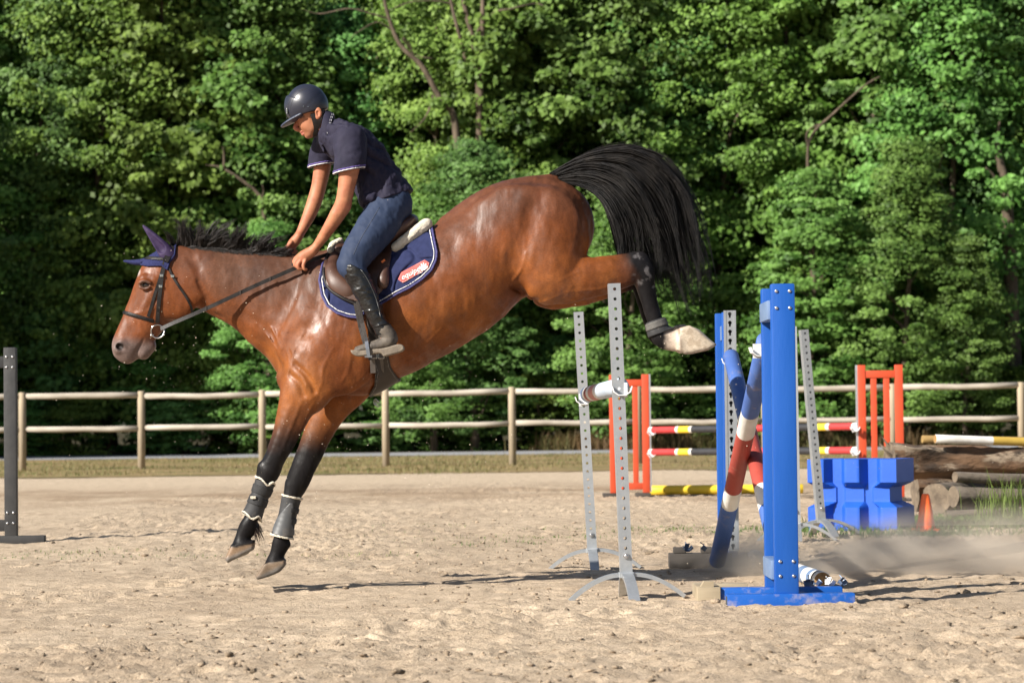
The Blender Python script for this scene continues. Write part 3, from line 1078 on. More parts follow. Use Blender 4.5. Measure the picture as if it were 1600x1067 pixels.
def quilt(ax):
    """stitched loops pressed into the cloth"""
    x, z = ax[0][:, None] * 9.5, ax[2][None, :] * 9.5
    q = np.abs(np.sin(x * 2.1 + 1.1 * np.sin(z * 1.9)) + np.sin(z * 2.4 + 1.3 * np.sin(x * 1.5)))
    return (0.013 * np.exp(-(q / 0.2) ** 2))[:, None, :]


parr, pax = ev(H, plo, phi, 0.005, 0.09)
pa = np.maximum(parr - 0.017 + quilt(pax), reg_poly(PADP)(pax))
pv, pf = nets(pa, plo, 0.005)
wobj('quilted_cloth', pv, pf, M_navy, pad)
pa = np.maximum(parr - 0.0195, reg_ring(PADP, 0.021, 0.0032)(pax))
v, f = nets(pa, plo, 0.005)
m_ = v[:, 2] > P(600, 355, Y0).z
wobj('piping', v, f, M_piping, pad)
pa = np.maximum(parr - 0.019, reg_ring(PADP, 0.006, 0.0065)(pax))
v, f = nets(pa, plo, 0.005)
wobj('edge_binding', v, f, mat('navy_binding', (0.03, 0.026, 0.11), (0.045, 0.04, 0.14), 60, 0.7), pad)
# patch with the maker's lettering
PATCH = [(625, 441), (630, 429.5), (666, 410), (673.5, 415), (672, 424), (633, 446.6)]
plo2, phi2 = box_px(618, 402, 680, 452, -0.5, 0.0)
arr2, ax2 = ev(H, plo2, phi2, 0.004, 0.09)
v, f = nets(np.maximum(arr2 - 0.0215, reg_poly(PATCH)(ax2)), plo2, 0.004)
patch = wobj('patch', v, f, mat('red_patch', (0.42, 0.075, 0.062), (0.38, 0.065, 0.055), 40, 0.6), pad)
v, f = nets(np.maximum(arr2 - 0.0228, reg_ring(PATCH, 0.0035, 0.0018)(ax2)), plo2, 0.003 + 0.001)
wobj('patch_border', v, f, mat('pale_pink_border', (0.75, 0.5, 0.46), (0.7, 0.42, 0.4), 40, 0.6), patch)
PB = BVHTree.FromPolygons([Vector(q) for q in v], f.tolist())


def letter_mesh(text, shear=0.35, size=1.0):
    cu = bpy.data.curves.new('lettering', 'FONT')
    cu.body = text
    cu.shear = shear
    cu.size = size
    cu.offset = 0.0
    to = bpy.data.objects.new('lettering_tmp', cu)
    COL.objects.link(to)
    dg = bpy.context.evaluated_depsgraph_get()
    me = bpy.data.meshes.new_from_object(to.evaluated_get(dg))
    vs = np.array([v.co[:2] for v in me.vertices])
    fs = [tuple(p.vertices) for p in me.polygons]
    bpy.data.objects.remove(to)
    bpy.data.curves.remove(cu)
    bpy.data.meshes.remove(me)
    return vs, fs


def put_letters(name, text, a, b, hpx_, mat_, parent, off):
    vs, fs = letter_mesh(text)
    vs = vs - vs.min(0)
    w = vs[:, 0].max()
    hgt = vs[:, 1].max()
    d = np.array(b, float) - np.array(a, float)
    L_ = np.linalg.norm(d)
    d /= L_
    n = np.array((d[1], -d[0]))
    out = []
    for x, y in vs:
        q = np.array(a) + d * (x / w * L_) + n * (y / hgt * hpx_)
        out.append(surf(q[0], q[1], off))
    return wobj(name, out, fs, mat_, parent, False)


M_print = mat('white_print', (0.82, 0.76, 0.74), (0.75, 0.7, 0.68), 40, 0.6)
put_letters('lettering', 'equipe', (632, 441.5), (660, 427), 10, M_print, patch, 0.0235)
put_letters('small_lettering', 'ITALY', (654.5, 431.5), (663.5, 426.6), 3.2, M_print, patch, 0.0235)
hand = [(660.5, 425.5), (659, 421), (656.5, 419), (658, 418), (661, 419.5), (659.5, 414.5), (661, 414), (663, 418), (663, 412.8), (664.6, 412.8), (665.3, 417.4), (667, 413.6), (668.4, 414.2), (667.8, 419), (670, 417.4), (670.8, 418.4), (668, 422.6), (665.5, 424.4)]
wobj('hand_emblem', [surf(a - 1, b, 0.0235) for a, b in hand], [tuple(range(len(hand)))], M_print, patch, False)

# saddle
SADB = P(590, 470, Y0)
saddle = thing('saddle', SADB, 'brown leather jumping saddle under the rider', 'saddle')
FLAP = smooth_poly([(524, 386), (512, 404), (508, 428), (515, 448), (532, 463), (556, 473), (574, 474), (592, 466), (604, 452), (611, 425), (614, 395), (610, 372), (570, 372)], 4)
slo, shi = box_px(498, 350, 630, 490)
sarr, sax = ev(H, slo, shi, 0.005, 0.09)
v, f = nets(np.maximum(sarr - 0.031, reg_poly(FLAP)(sax)), slo, 0.005)
wobj('flap', v, f, M_brown, saddle)
seat = [Chain([(528, 392, 0, 13, 22), (545, 398, 0, 13, 30), (580, 390, 0, 14, 40), (612, 372, 0, 15, 48), (634, 354, 0, 15, 46), (645, 344, 0, 9, 38)], 0.02),
        Chain([(520, 392, 0, 10, 20), (532, 386, 0, 8, 16)], 0.02)]
lo, hi = bounds_of(seat)
arr, ax = ev(seat, lo, hi, 0.006)
v, f = nets(arr, lo, 0.006)
wobj('seat', v, f, M_brown, saddle)


def surf_chain(pts, k=0.01):
    """rounded roll lying on the horse's near side: (px, py, r, w, off)"""
    nodes = []
    for px, py, r, w, off in pts:
        q = surf(px, py, off)
        nodes.append((px, py, q.y - Y0, r, w))
    return nodes


def roll(name, pts, mat_, parent, mirror=True, res=0.004, rip=None):
    nd = surf_chain(pts)
    ch = [Chain(nd, 0.01, sub=14)]
    if mirror:
        ch.append(Chain([(a, b, -c, d, e) for a, b, c, d, e in nd], 0.01, sub=14))
    out = None
    for c in ch:
        lo, hi = bounds_of([c])
        arr, ax = ev([c], lo, hi, res)
        if rip:
            arr = ripple(arr, ax, *rip)
        v, f = nets(arr, lo, res)
        o = wobj(name, v, f, mat_, parent)
        out = out or o
    return out


roll('knee_roll', [(523, 402, 9, 4.5, 0.028), (519, 424, 12, 5, 0.028), (528, 444, 14, 5, 0.028), (545, 456, 12, 4.5, 0.028)], M_brown, saddle)
roll('thigh_block', [(602, 420, 6, 6, 0.034), (599, 436, 9, 8, 0.034), (598, 444, 8, 7, 0.032)], M_brown, saddle)
roll('flap_edge', [(513, 396, 2.4, 3, 0.033), (506, 424, 2.4, 3, 0.033), (513, 449, 2.4, 3, 0.033), (534, 465, 2.4, 3, 0.033), (557, 475, 2.4, 3, 0.033)], M_black, saddle)
for s_ in (-1, 1):
    c = Chain([(618, 387, s_ * 0.16, 8, 9), (634, 375, s_ * 0.15, 9, 10), (652, 361, s_ * 0.13, 9.5, 11), (667, 350, s_ * 0.115, 9, 9)], 0.01)
    lo, hi = bounds_of([c])
    arr, ax = ev([c], lo, hi, 0.004)
    arr = ripple(arr, ax, 0.0022, 60, 1)
    v, f = nets(arr, lo, 0.004)
    wobj('fleece_panel', v, f, M_fleece, saddle)
c = Chain([(516, 392, -0.08, 5, 8), (520, 382, -0.05, 5, 8), (532, 377, 0, 5, 12), (520, 382, 0.05, 5, 8)], 0.01)
lo, hi = bounds_of([c])
arr, ax = ev([c], lo, hi, 0.004)
v, f = nets(ripple(arr, ax, 0.002, 60, 1), lo, 0.004)
wobj('fleece_front', v, f, M_fleece, saddle)
mb = strap([(598, 412), (603, 408)], 0.018, 0.004, 0.04)
addw(mb, 'orange_tag', mat('orange_tag', (0.8, 0.2, 0.03), (0.7, 0.16, 0.03), 30, 0.6), saddle)
# stirrup leather and iron on both sides
ly = surf(565, 478, 0.02).y - Y0
for s_ in (1, -1):
    Pq = lambda x, y, d: P(x, y, Y0 + s_ * d)
    mb = MB()
    mb.bar([Pq(559, 470, ly - 0.03), Pq(566, 505, ly - 0.045), Pq(573, 538, -0.385)], 0.024, 0.005, (1, 0, 0))
    addw(mb, 'stirrup_leather', M_girth, saddle)
    mb = MB()
    mb.bar([Pq(555, 474, ly - 0.02), Pq(563, 512, ly - 0.03), Pq(571, 540, -0.37)], 0.022, 0.004, (1, 0, 0))
    addw(mb, 'stirrup_leather', M_girth, saddle)
    mb = MB()
    arch = [(-0.062, 558), (-0.06, 545), (-0.045, 534), (0, 529), (0.045, 534), (0.06, 545), (0.062, 558)]
    mb.bar([Pq(572 + (y - 529) * 0.14, y, -0.375 + a) for a, y in arch], 0.02, 0.009, (1, 0, 0.2))
    mb.bar([Pq(575.5, 557, -0.375 - 0.066), Pq(575.5, 557, -0.375 + 0.066)], 0.042, 0.012, (1, 0, 0))
    addw(mb, 'stirrup_iron', mat('dark_stirrup', (0.35, 0.36, 0.38), (0.25, 0.25, 0.27), 20, 0.3, 0.9), saddle)
# girth with belly guard
girth = thing('girth', P(600, 620, Y0), 'dark brown stud girth buckled round the belly of the horse', 'girth')
GIRTH = [(574, 470), (600, 470), (608, 550), (613, 575), (622, 590), (635, 601), (633, 605), (604, 618), (578, 626), (575, 620), (586, 604), (590, 584), (581, 548)]
glo, ghi = box_px(566, 462, 642, 634)
garr, gax = ev(H, glo, ghi, 0.005, 0.09)
v, f = nets(np.maximum(garr - 0.014, reg_poly(GIRTH)(gax)), glo, 0.005)
wobj('belly_guard', v, f, M_girth, girth)
v, f = nets(np.maximum(np.maximum(garr - 0.018, reg_ring(GIRTH, 0.012, 0.0022)(gax)), reg_poly([(560, 545), (650, 545), (650, 640), (560, 640)])(gax)), glo, 0.005)
wobj('stitching', v, f, mat('grey_stitching', (0.2, 0.19, 0.18), (0.14, 0.13, 0.12), 40, 0.7), girth)
for far in (False, True):
    for a, b in (([(583, 556), (584, 583)], 0.03), ([(596, 552), (597, 582)], 0.026)):
        addw(strap(a, b, 0.006, 0.02, far), 'billet', mat('worn_billet', (0.09, 0.075, 0.065), (0.06, 0.05, 0.045), 20, 0.5), girth)
    addw(strap([(577, 560), (604, 555)], 0.028, 0.005, 0.026, far), 'buckle_strap', M_black, girth)
    for bx in (586, 597):
        q = surf(bx, 556, 0.03, far=far)
        mb = MB()
        for dx, dz in ((-0.016, 0), (0.016, 0)):
            mb.tube([q + Vector((dx, 0, -0.017)), q + Vector((dx, 0, 0.017))], 0.0022, 6)
        for dz in (-0.017, 0.017):
            mb.tube([q + Vector((-0.016, 0, dz)), q + Vector((0.016, 0, dz))], 0.0022, 6)
        addw(mb, 'buckle', M_steel, girth)
mb = MB()
for a in range(3):
    pts = [P(587 + a * 2 + 3 * math.cos(t), 628 + a * 1.5 + 5 * math.sin(t), Y0 - 0.02 + 0.01 * a) for t in np.linspace(0, 6.28, 12)]
    mb.tube(pts, 0.0022, 5)
addw(mb, 'hanging_clip', M_steel, girth, True)

# ear bonnet
EARC = [Chain([(263, 400, -0.055, 13, 9), (256, 390, -0.06, 11, 7.5), (246, 378, -0.062, 8.5, 6), (234, 364, -0.06, 5, 4), (224, 353, -0.055, 1.6, 1.6)], 0.012)]
EARF = [Chain([(244, 404, 0.05, 10, 9), (228, 409, 0.062, 6, 7), (210, 410, 0.075, 4, 5), (194, 408, 0.085, 1.6, 2)], 0.012)]
bonnet = thing('ear_bonnet', P(250, 410, Y0), 'navy crocheted ear bonnet with violet ear on the head of the horse', 'ear bonnet')
BON = [(221, 404), (218, 414), (232, 417), (256, 417), (265, 424), (269, 410), (276, 400), (277, 376), (262, 370), (240, 378), (228, 392)]
blo, bhi = box_px(212, 362, 286, 430, -0.25, 0.25)
barr, bax = ev(H, blo, bhi, 0.004, 0.09)
cap = np.maximum(barr - 0.008, reg_poly(BON)(bax))
cap = ripple(cap, bax, 0.0016, 90, 2)
v, f = nets(cap, blo, 0.004)
wobj('cap', v, f, M_knit, bonnet)
for ch, nm, m_ in ((EARC, 'ear_cover', M_purple), (EARF, 'ear_cover', M_knit)):
    c = ch[0]
    hol = Chain([(n[0] - 5, n[1] - 1, n[2] - 0.022, n[3] * 0.6, n[4] * 0.6) for n in ([(256, 390, -0.06, 12, 8), (246, 378, -0.062, 9, 7), (236, 366, -0.06, 5, 4)])], 0.01, 'd')
    lo, hi = bounds_of([c])
    arr, ax = ev([c, hol] if ch is EARC else [c], lo, hi, 0.0035)
    v, f = nets(arr, lo, 0.0035)
    wobj(nm, v, f, m_, bonnet)
v, f = nets(np.maximum(barr - 0.013, reg_ring(BON, 0.004, 0.005)(bax)), blo, 0.004)
wobj('trim', v, f, M_knit, bonnet)

# bridle
bridle = thing('bridle', P(240, 500, Y0), 'black leather bridle with steel bit ring and reins on the horse', 'bridle')


def slab(a, b, half):
    pa_, pb_ = P(a[0], a[1], Y0), P(b[0], b[1], Y0)
    d = (pb_ - pa_).normalized()
    n = Vector((-d.z, 0, d.x))
    return lambda ax: np.abs(plane_sd(ax, pa_, n)) - half


nlo, nhi = box_px(176, 474, 262, 516, -0.25, 0.25)
narr, nax = ev(H, nlo, nhi, 0.004, 0.09)
v, f = nets(np.maximum(np.maximum(narr - 0.008, slab((190, 487), (241, 502), 0.011)(nax)), reg_poly([(170, 460), (243, 460), (243, 520), (170, 520)])(nax)), nlo, 0.004)
wobj('noseband', v, f, M_black, bridle)
v, f = nets(np.maximum(np.maximum(narr - 0.012, slab((190, 487), (241, 502), 0.0035)(nax)), reg_poly([(170, 460), (240, 460), (240, 520), (170, 520)])(nax)), nlo, 0.004)
wobj('noseband_padding', v, f, M_black, bridle)
blo, bhi = box_px(208, 385, 270, 425, -0.25, 0.25)
barr, bax = ev(H, blo, bhi, 0.004, 0.09)
v, f = nets(np.maximum(np.maximum(barr - 0.014, slab((221, 402), (258, 406), 0.010)(bax)), reg_poly([(200, 380), (259, 380), (259, 425), (200, 425)])(bax)), blo, 0.004)
wobj('browband', v, f, M_black, bridle)
for far in (False, True):
    addw(strap([(268, 384), (262, 396), (256, 408)], 0.034, 0.007, 0.021, far), 'headpiece', M_black, bridle)
    addw(strap([(256, 405), (252, 425), (249, 450), (246, 475), (243, 504)], 0.023, 0.006, 0.006, far), 'cheekpiece', M_black, bridle)
    addw(strap([(255, 408), (248, 435), (240, 460), (234, 480), (229, 494)], 0.018, 0.005, 0.005, far), 'noseband_strap', M_black, bridle)
    addw(strap([(258, 410), (266, 428), (277, 446), (288, 462), (296, 478), (297, 486)], 0.013, 0.005, 0.006, far), 'throat_latch', M_black, bridle)
    for bx, by in ((249.5, 447), (251, 430), (268, 431)):
        q = surf(bx, by, 0.013, far=far)
        mb = MB()
        mb.box(q - Vector((0.010, 0.002, 0.008)), q + Vector((0.010, 0.002, 0.008)), bev=0.002)
        addw(mb, 'buckle', M_steel, bridle)
    c = surf(243, 517, 0.022, far=far)
    mb = MB()
    mb.tube([c + Vector((0.039 * math.cos(t), 0.004 * math.sin(2 * t), 0.039 * math.sin(t))) for t in np.linspace(0, 2 * math.pi, 29)], 0.0045, 8, cap=False)
    addw(mb, 'bit_ring', M_steel, bridle, True)
mb = MB()
a, b = surf(234, 523, 0.012), surf(234, 523, 0.012, far=True)
mb.tube([a, a.lerp(b, 0.3), a.lerp(b, 0.5), a.lerp(b, 0.7), b], [0.011, 0.009, 0.006, 0.009, 0.011], 10)
addw(mb, 'mouthpiece', M_steel, bridle, True)
for s_ in (-1, 1):
    pts = [(251, 514, 0.085), (270, 505, 0.11), (300, 492, 0.135), (340, 474, 0.150), (400, 446, 0.155), (450, 424, 0.155), (468, 416, 0.15)]
    if s_ < 0:
        pts += [(482, 408, 0.14), (505, 400, 0.11), (522, 394, 0.06)]
    else:
        pts = pts[:-2] + [(450, 405, 0.13), (456, 392, 0.12)]
    a = cr([tuple(P(x, y, Y0 + s_ * d)) for x, y, d in pts], 5)
    mb = MB()
    mb.bar(a, 0.022, 0.005, (0.4, 0, 0.9))
    addw(mb, 'rein', M_black, bridle)
    for t in (0.45, 0.62, 0.76):
        q = Vector(a[int(t * 30)])
        mb = MB()
        mb.box(q - Vector((0.004, 0.006, 0.014)), q + Vector((0.004, 0.006, 0.014)), bev=0.001)
        addw(mb, 'rein_stop', M_girth, bridle)
pts = [(458, 392, 0.1), (452, 398, 0.04), (453, 408, -0.04), (460, 413, -0.1), (468, 412, -0.14)]
mb = MB()
mb.bar(cr([tuple(P(x, y, Y0 + d)) for x, y, d in pts], 6), 0.022, 0.004, (0.6, 0, 0.8))
addw(mb, 'rein_loop', M_black, bridle)

# tendon boots
def axis_band(prims, a, b, Yc, t, half0, half1, lo, hi, res=0.0035):
    """band round a leg between two cuts across the axis a-b"""
    arr, ax = ev(prims, lo, hi, res, 0.06)
    pa_, pb_ = P(*a, Yc), P(*b, Yc)
    d = (pb_ - pa_).normalized()
    s = plane_sd(ax, pa_, d)
    L_ = (pb_ - pa_).length
    return arr, ax, s, L_


LEGN, LEGF, LEGH = [Chain(HFN[5:], 0.01)], [Chain(HFF[5:], 0.01)], [Chain(HHN[6:], 0.01)]


def leg_boot(name, label, leg, top, bot, dy, bulge, near):
    Yc = Y0 + dy
    t0 = thing(name, P(*bot, Yc), label, 'horse boot', 'boots on the horse')
    x0, x1 = min(top[0], bot[0]) - 30, max(top[0], bot[0]) + 30
    a_, b_ = P(x0, bot[1] + 25, Yc), P(x1, top[1] - 25, Yc)
    lo, hi = np.array((a_.x, Yc - 0.11, a_.z)), np.array((b_.x, Yc + 0.11, b_.z))
    arr, ax, s, L_ = axis_band(leg, top, bot, Yc, 0, 0, 0, lo, hi)
    fl = 0.010 + 0.010 * np.clip(s / L_, 0, 1) ** 2
    v, f = nets(np.maximum(arr - fl, np.maximum(-s, s - L_)), lo, 0.0035)
    wobj('sleeve', v, f, M_neo, t0)
    for q, w in ((0.0, 0.006), (1.0, 0.006)):
        wav = 0.012 * np.sin(ax[0][:, None, None] * 70 + 40 * ax[1][None, :, None]) if near else 0.004
        a2 = np.maximum(arr - fl - 0.005, np.abs(s - L_ * q + wav) - w)
        a2 = ripple(a2, ax, 0.0016, 80, 3)
        v, f = nets(a2, lo, 0.0035)
        wobj('fleece_trim', v, f, M_fleece, t0)
    if near:
        for q in (0.25, 0.56):
            v, f = nets(np.maximum(arr - fl - 0.006, np.abs(s - L_ * q) - 0.024), lo, 0.0035)
            wobj('strap', v, f, mat('black_elastic', (0.010, 0.010, 0.011), (0.02, 0.02, 0.021), 40, 0.75, bump=0.3, bscale=300), t0)
        q = P((top[0] + bot[0]) / 2 - 8, (top[1] + bot[1]) / 2 - 2, Yc - 0.062)
        mb = MB()
        mb.box(q - Vector((0.016, 0.003, 0.008)), q + Vector((0.016, 0.006, 0.008)), bev=0.003)
        addw(mb, 'strap_end', M_fleece, t0)
    else:
        pl = [(top[0] - 2, top[1] + 8), (top[0] + 4, top[1] + 12), (bot[0] + 14, bot[1] - 24), (bot[0] + 18, bot[1] - 3), (bot[0] - 14, bot[1] - 6), (bot[0] - 10, bot[1] - 28)]
        v, f = nets(np.maximum(np.maximum(arr - fl - 0.005, reg_poly(smooth_poly(pl, 3), Yc)(ax)), np.maximum(-s, s - L_)), lo, 0.0035)
        wobj('strike_pad', v, f, M_shell, t0)
        for q in (0.3, 0.55):
            v, f = nets(np.maximum(np.maximum(arr - fl - 0.006, np.abs(s - L_ * q) - 0.015), (P(bot[0] + 14, bot[1], Yc).x - ax[0])[:, None, None]), lo, 0.0035)
            if len(f):
                wobj('strap', v, f, M_neo, t0)
    return t0


leg_boot('tendon_boot', 'black strapped tendon boot with white fleece on the leading near front leg', LEGN, (413, 752), (394, 806), -0.15, 0, True)
leg_boot('tendon_boot', 'grey shelled tendon boot on the lower, far front leg', LEGF, (456, 777), (442, 839), 0.158, 0, False)
fb = thing('fetlock_boot', P(1026, 515, Y0 - 0.136), 'black fetlock boot strapped on the near hind leg', 'horse boot', 'boots on the horse')
Yc = Y0 - 0.136
a_, b_ = P(990, 555, Yc), P(1065, 480, Yc)
lo, hi = np.array((a_.x, Yc - 0.1, a_.z)), np.array((b_.x, Yc + 0.1, b_.z))
arr, ax, s, L_ = axis_band(LEGH, (1024, 499), (1033, 524), Yc, 0, 0, 0, lo, hi)
v, f = nets(np.maximum(arr - 0.009, np.abs(s - L_ * 0.45) - 0.042), lo, 0.0035)
wobj('sleeve', v, f, M_neo, fb)
v, f = nets(np.maximum(arr - 0.014, np.abs(s - L_ * 0.3) - 0.02), lo, 0.0035)
wobj('strap', v, f, mat('grey_elastic', (0.10, 0.095, 0.085), (0.07, 0.065, 0.06), 60, 0.7, bump=0.3, bscale=300), fb)
# ================================================================== RIDER
M_skin = mat('tanned_skin', (1.1, 1.1, 1.1), (0.85, 0.8, 0.78), 22, 0.55, bump=0.25, bscale=110, spec=0.3, bdist=0.003)
_nt = M_skin.node_tree
_at = _nt.nodes.new('ShaderNodeAttribute')
_at.attribute_name = 'Col'
_mx = _nt.nodes.new('ShaderNodeMix')
_mx.data_type = 'RGBA'
_mx.blend_type = 'MULTIPLY'
_mx.inputs[0].default_value = 1.0
_src = _nt.nodes['Principled BSDF'].inputs['Base Color'].links[0].from_socket
_nt.links.new(_src, _mx.inputs[6])
_nt.links.new(_at.outputs['Color'], _mx.inputs[7])
_nt.links.new(_mx.outputs[2], _nt.nodes['Principled BSDF'].inputs['Base Color'])
M_shirt = mat('navy_polo', (0.0145, 0.0135, 0.029), (0.019, 0.017, 0.035), 20, 0.8, bump=0.2, bscale=600, spec=0.25, bdist=0.001)
M_jean = mat('blue_breeches', (0.016, 0.027, 0.060), (0.023, 0.036, 0.074), 18, 0.72, bump=0.2, bscale=500, spec=0.3, dirt=((0.15, 0.14, 0.14), 7, 0.64, 0.9), bdist=0.001)
M_boot = mat('riding_boot_leather', (0.006, 0.006, 0.007), (0.011, 0.011, 0.011), 12, 0.24, bump=0.25, bscale=60, rough2=0.4, bdist=0.004)
M_dusty = mat('dusty_boot_foot', (0.05, 0.042, 0.035), (0.11, 0.09, 0.07), 22, 0.7, bump=0.2, bscale=80, bdist=0.003)
M_sole = mat('dusty_rubber_sole', (0.20, 0.165, 0.125), (0.13, 0.105, 0.08), 22, 0.85, bump=0.3, bscale=90)
M_helm = mat('matt_navy_helmet', (0.016, 0.018, 0.030), (0.021, 0.023, 0.036), 20, 0.36, spec=0.5, dirt=((0.14, 0.12, 0.10), 16, 0.72, 0.9))
M_white = mat('white_trim', (0.68, 0.66, 0.68), (0.6, 0.58, 0.62), 50, 0.8)
M_violet = mat('violet_trim', (0.10, 0.07, 0.26), (0.08, 0.05, 0.2), 50, 0.8)

LEG_T = [(612, 316, 0.085, 30, 28), (602, 334, 0.13, 33, 27), (580, 367, 0.22, 30, 25), (560, 394, 0.29, 26, 22), (548, 415, 0.33, 21, 19)]
LEG_C = [(548, 415, 0.33, 20, 18), (556, 428, 0.342, 18, 17), (568, 450, 0.355, 16.5, 15.5), (580, 477, 0.362, 13, 13), (592, 503, 0.367, 10.5, 11), (601, 524, 0.37, 11, 11)]
LEG_F = [(604, 526, 0.37, 12.5, 11), (600, 536, 0.372, 11, 11.5), (580, 541, 0.378, 8.5, 12.5), (562, 546, 0.382, 6.5, 11)]
ARM_N = [(547, 222, -0.19, 22, 19), (548, 245, -0.225, 18, 16), (545, 268, -0.235, 15.5, 14), (541, 295, -0.235, 13, 12.5), (536, 318, -0.23, 12.5, 11.5), (527, 336, -0.215, 12, 11), (512, 360, -0.185, 9.5, 9), (496, 383, -0.155, 6.8, 7.5), (490, 391, -0.15, 6.8, 8)]
ARM_F = [(512, 226, 0.17, 19, 18), (505, 245, 0.2, 15, 15), (503, 265, 0.205, 13, 13), (498, 292, 0.2, 11.5, 11.5), (492, 313, 0.19, 11.5, 11), (485, 332, 0.175, 10.5, 10), (475, 353, 0.145, 8, 8), (467, 369, 0.12, 6.2, 7)]
body = []
body.append(Chain([(521, 212, 0, 18, 26), (545, 227, 0, 24, 36), (566, 249, 0, 26, 36), (588, 279, 0, 25, 34), (608, 308, 0, 27, 40)], 0.03))
body.append(Chain([(544, 223, -0.16, 16, 16), (530, 222, 0, 18, 22), (515, 227, 0.15, 15, 15)], 0.03))
# neck and head
body.append(Chain([(524, 214, 0, 18, 18), (512, 201, 0, 15.5, 15.5), (500, 188, 0, 15, 15)], 0.02))
body.append(Chain([(484, 164, 0, 24, 20), (480, 171, 0, 24, 20)], 0.02))
body.append(Chain([(484, 180, 0, 19, 18), (482, 193, 0, 14.5, 15), (483, 204, 0, 10, 11)], 0.015))
body.append(Chain([(496, 189, 0, 11, 15.5), (488, 206, 0, 7.5, 12), (481, 212, 0, 5, 6.5)], 0.012))          # jaw and chin
body.append(Chain([(468, 187, 0, 4, 3.2), (464, 194, 0, 4, 3.4), (461.5, 200, 0, 3.4, 4.2), (466, 203, 0, 3.2, 4)], 0.010))   # nose
body.append(Chain([(467, 182, -0.035, 4, 5), (466, 183, 0, 4, 5), (467, 182, 0.035, 4, 5)], 0.012))             # brow
body.append(Chain([(471.5, 206, -0.012, 2, 3), (470.5, 206.2, 0, 2.3, 3), (471.5, 206, 0.012, 2, 3)], 0.006))   # lips
body.append(Chain([(474, 210, -0.010, 2, 3), (473.4, 210, 0, 2.3, 3), (474, 210, 0.010, 2, 3)], 0.006))
body += both([(472, 189, 0.045, 3.4, 3), (470.5, 189, 0.032, 3, 3)], 0.008, 'd')                                # eye sockets
body += both([(475, 194, 0.034, 6, 4), (484, 197, 0.042, 6, 3)], 0.03)                                          # cheeks
body += both([(496.5, 173, 0.080, 5.2, 2.4), (498, 178, 0.081, 5, 2.4), (496.5, 184, 0.078, 3.4, 2.2)], 0.008)  # ears
body += both([(496.5, 176, 0.089, 2.4, 1.8), (497, 180, 0.089, 2, 1.6)], 0.004, 'd')
# arms
body.append(Chain(ARM_N, 0.02))
body.append(Chain(ARM_F, 0.02))
body.append(Chain([(541, 312, -0.235, 6, 6), (543, 324, -0.23, 5, 5), (537, 332, -0.225, 5, 5)], 0.015))        # elbow
body.append(Chain([(524, 335, -0.232, 7, 6), (508, 362, -0.2, 4.5, 4)], 0.015))                                  # forearm muscle
# near hand closed on the rein
hy = -0.15
body.append(Chain([(490, 391, hy, 7.2, 8.5), (481, 397, hy, 9, 7.5), (473, 402, hy, 9.2, 7.2)], 0.012))
for a in ([(470, 397, 0.014, 3.3), (463, 403, 0.016, 2.9), (459.5, 409, 0.012, 2.6), (463, 413.5, 0.004, 2.4), (468, 412, 0.002, 2.3)],
          [(469, 401, 0.002, 3.3), (462.5, 408, 0.0, 2.9), (461, 414.5, 0.0, 2.6), (465.5, 418, 0.002, 2.4), (470, 416, 0.004, 2.3)],
          [(472, 405, -0.012, 3.2), (466, 412.5, -0.014, 2.8), (466.5, 419, -0.012, 2.5), (471, 421, -0.006, 2.3)],
          [(477, 407, -0.020, 3.0), (474, 414.5, -0.024, 2.6), (475.5, 420.5, -0.022, 2.3), (479, 421, -0.016, 2.1)],
          [(481, 393, 0.026, 3.8), (473, 396, 0.038, 3.2), (465.5, 400.5, 0.04, 2.8), (460.5, 405, 0.034, 2.5)]):
    body.append(Chain([(x, y, hy + d, r) for x, y, d, r in a], 0.005))
# far hand
hy = 0.115
body.append(Chain([(467, 369, hy, 6.4, 8), (461, 377, hy, 8, 7.5), (456.5, 382, hy, 7.4, 7)], 0.012))
for a in ([(455, 379, -0.030, 3.4), (449, 385.5, -0.034, 3.0), (443, 391.5, -0.034, 2.6)],
          [(454, 384, -0.018, 3.2), (450.5, 391, -0.022, 2.8), (453, 396.5, -0.018, 2.5), (457, 396, -0.012, 2.3)],
          [(457, 386, -0.006, 3.1), (455, 392.5, -0.008, 2.7), (458, 397, -0.006, 2.4), (461, 395, -0.002, 2.2)],
          [(460, 385, 0.008, 3.0), (459.5, 391.5, 0.008, 2.6), (462, 395, 0.006, 2.3), (464, 393, 0.006, 2.1)],
          [(455, 381, 0.020, 3.0), (449, 388, 0.024, 2.6), (451, 394, 0.02, 2.3)]):
    body.append(Chain([(x, y, hy + d, r) for x, y, d, r in a], 0.005))
# legs inside the clothes
thin = lambda nd, q: [(a, b, c, d * q, e * q) for a, b, c, d, e in nd]
for s_ in (-1, 1):
    body.append(Chain([(a, b, s_ * c, d, e) for a, b, c, d, e in thin(LEG_T, 0.86)], 0.02))
    body.append(Chain([(a, b, s_ * c, d, e) for a, b, c, d, e in thin(LEG_C, 0.8)], 0.02))
    body.append(Chain([(a, b, s_ * c, d, e) for a, b, c, d, e in thin(LEG_F, 0.75)], 0.02))
lo, hi = bounds_of(body)
arr, ax = ev(body, lo, hi, 0.0046, 0.05)
v, f = nets(arr, lo, 0.0046)
qx, qy = PROJ(v)
sk = np.tile(np.array((0.37, 0.155, 0.082)), (len(v), 1))
sn = fbm(v[:, 0] * 18, v[:, 1] * 18, v[:, 2] * 18, 3)
sk = mixc(sk, (0.36, 0.12, 0.07), np.clip(0.3 + 0.6 * sn, 0, 1) * 0.6)
spot = lambda x, y, r0, r1, k: (1 - sstep(r0, r1, np.hypot(qx - x, qy - y))) * k
head = qy < 217
sk = mixc(sk, (0.33, 0.10, 0.075), np.where(head, np.maximum(spot(472, 208, 2, 4.5, 0.9), spot(463, 199, 3, 7, 0.6)), 0))
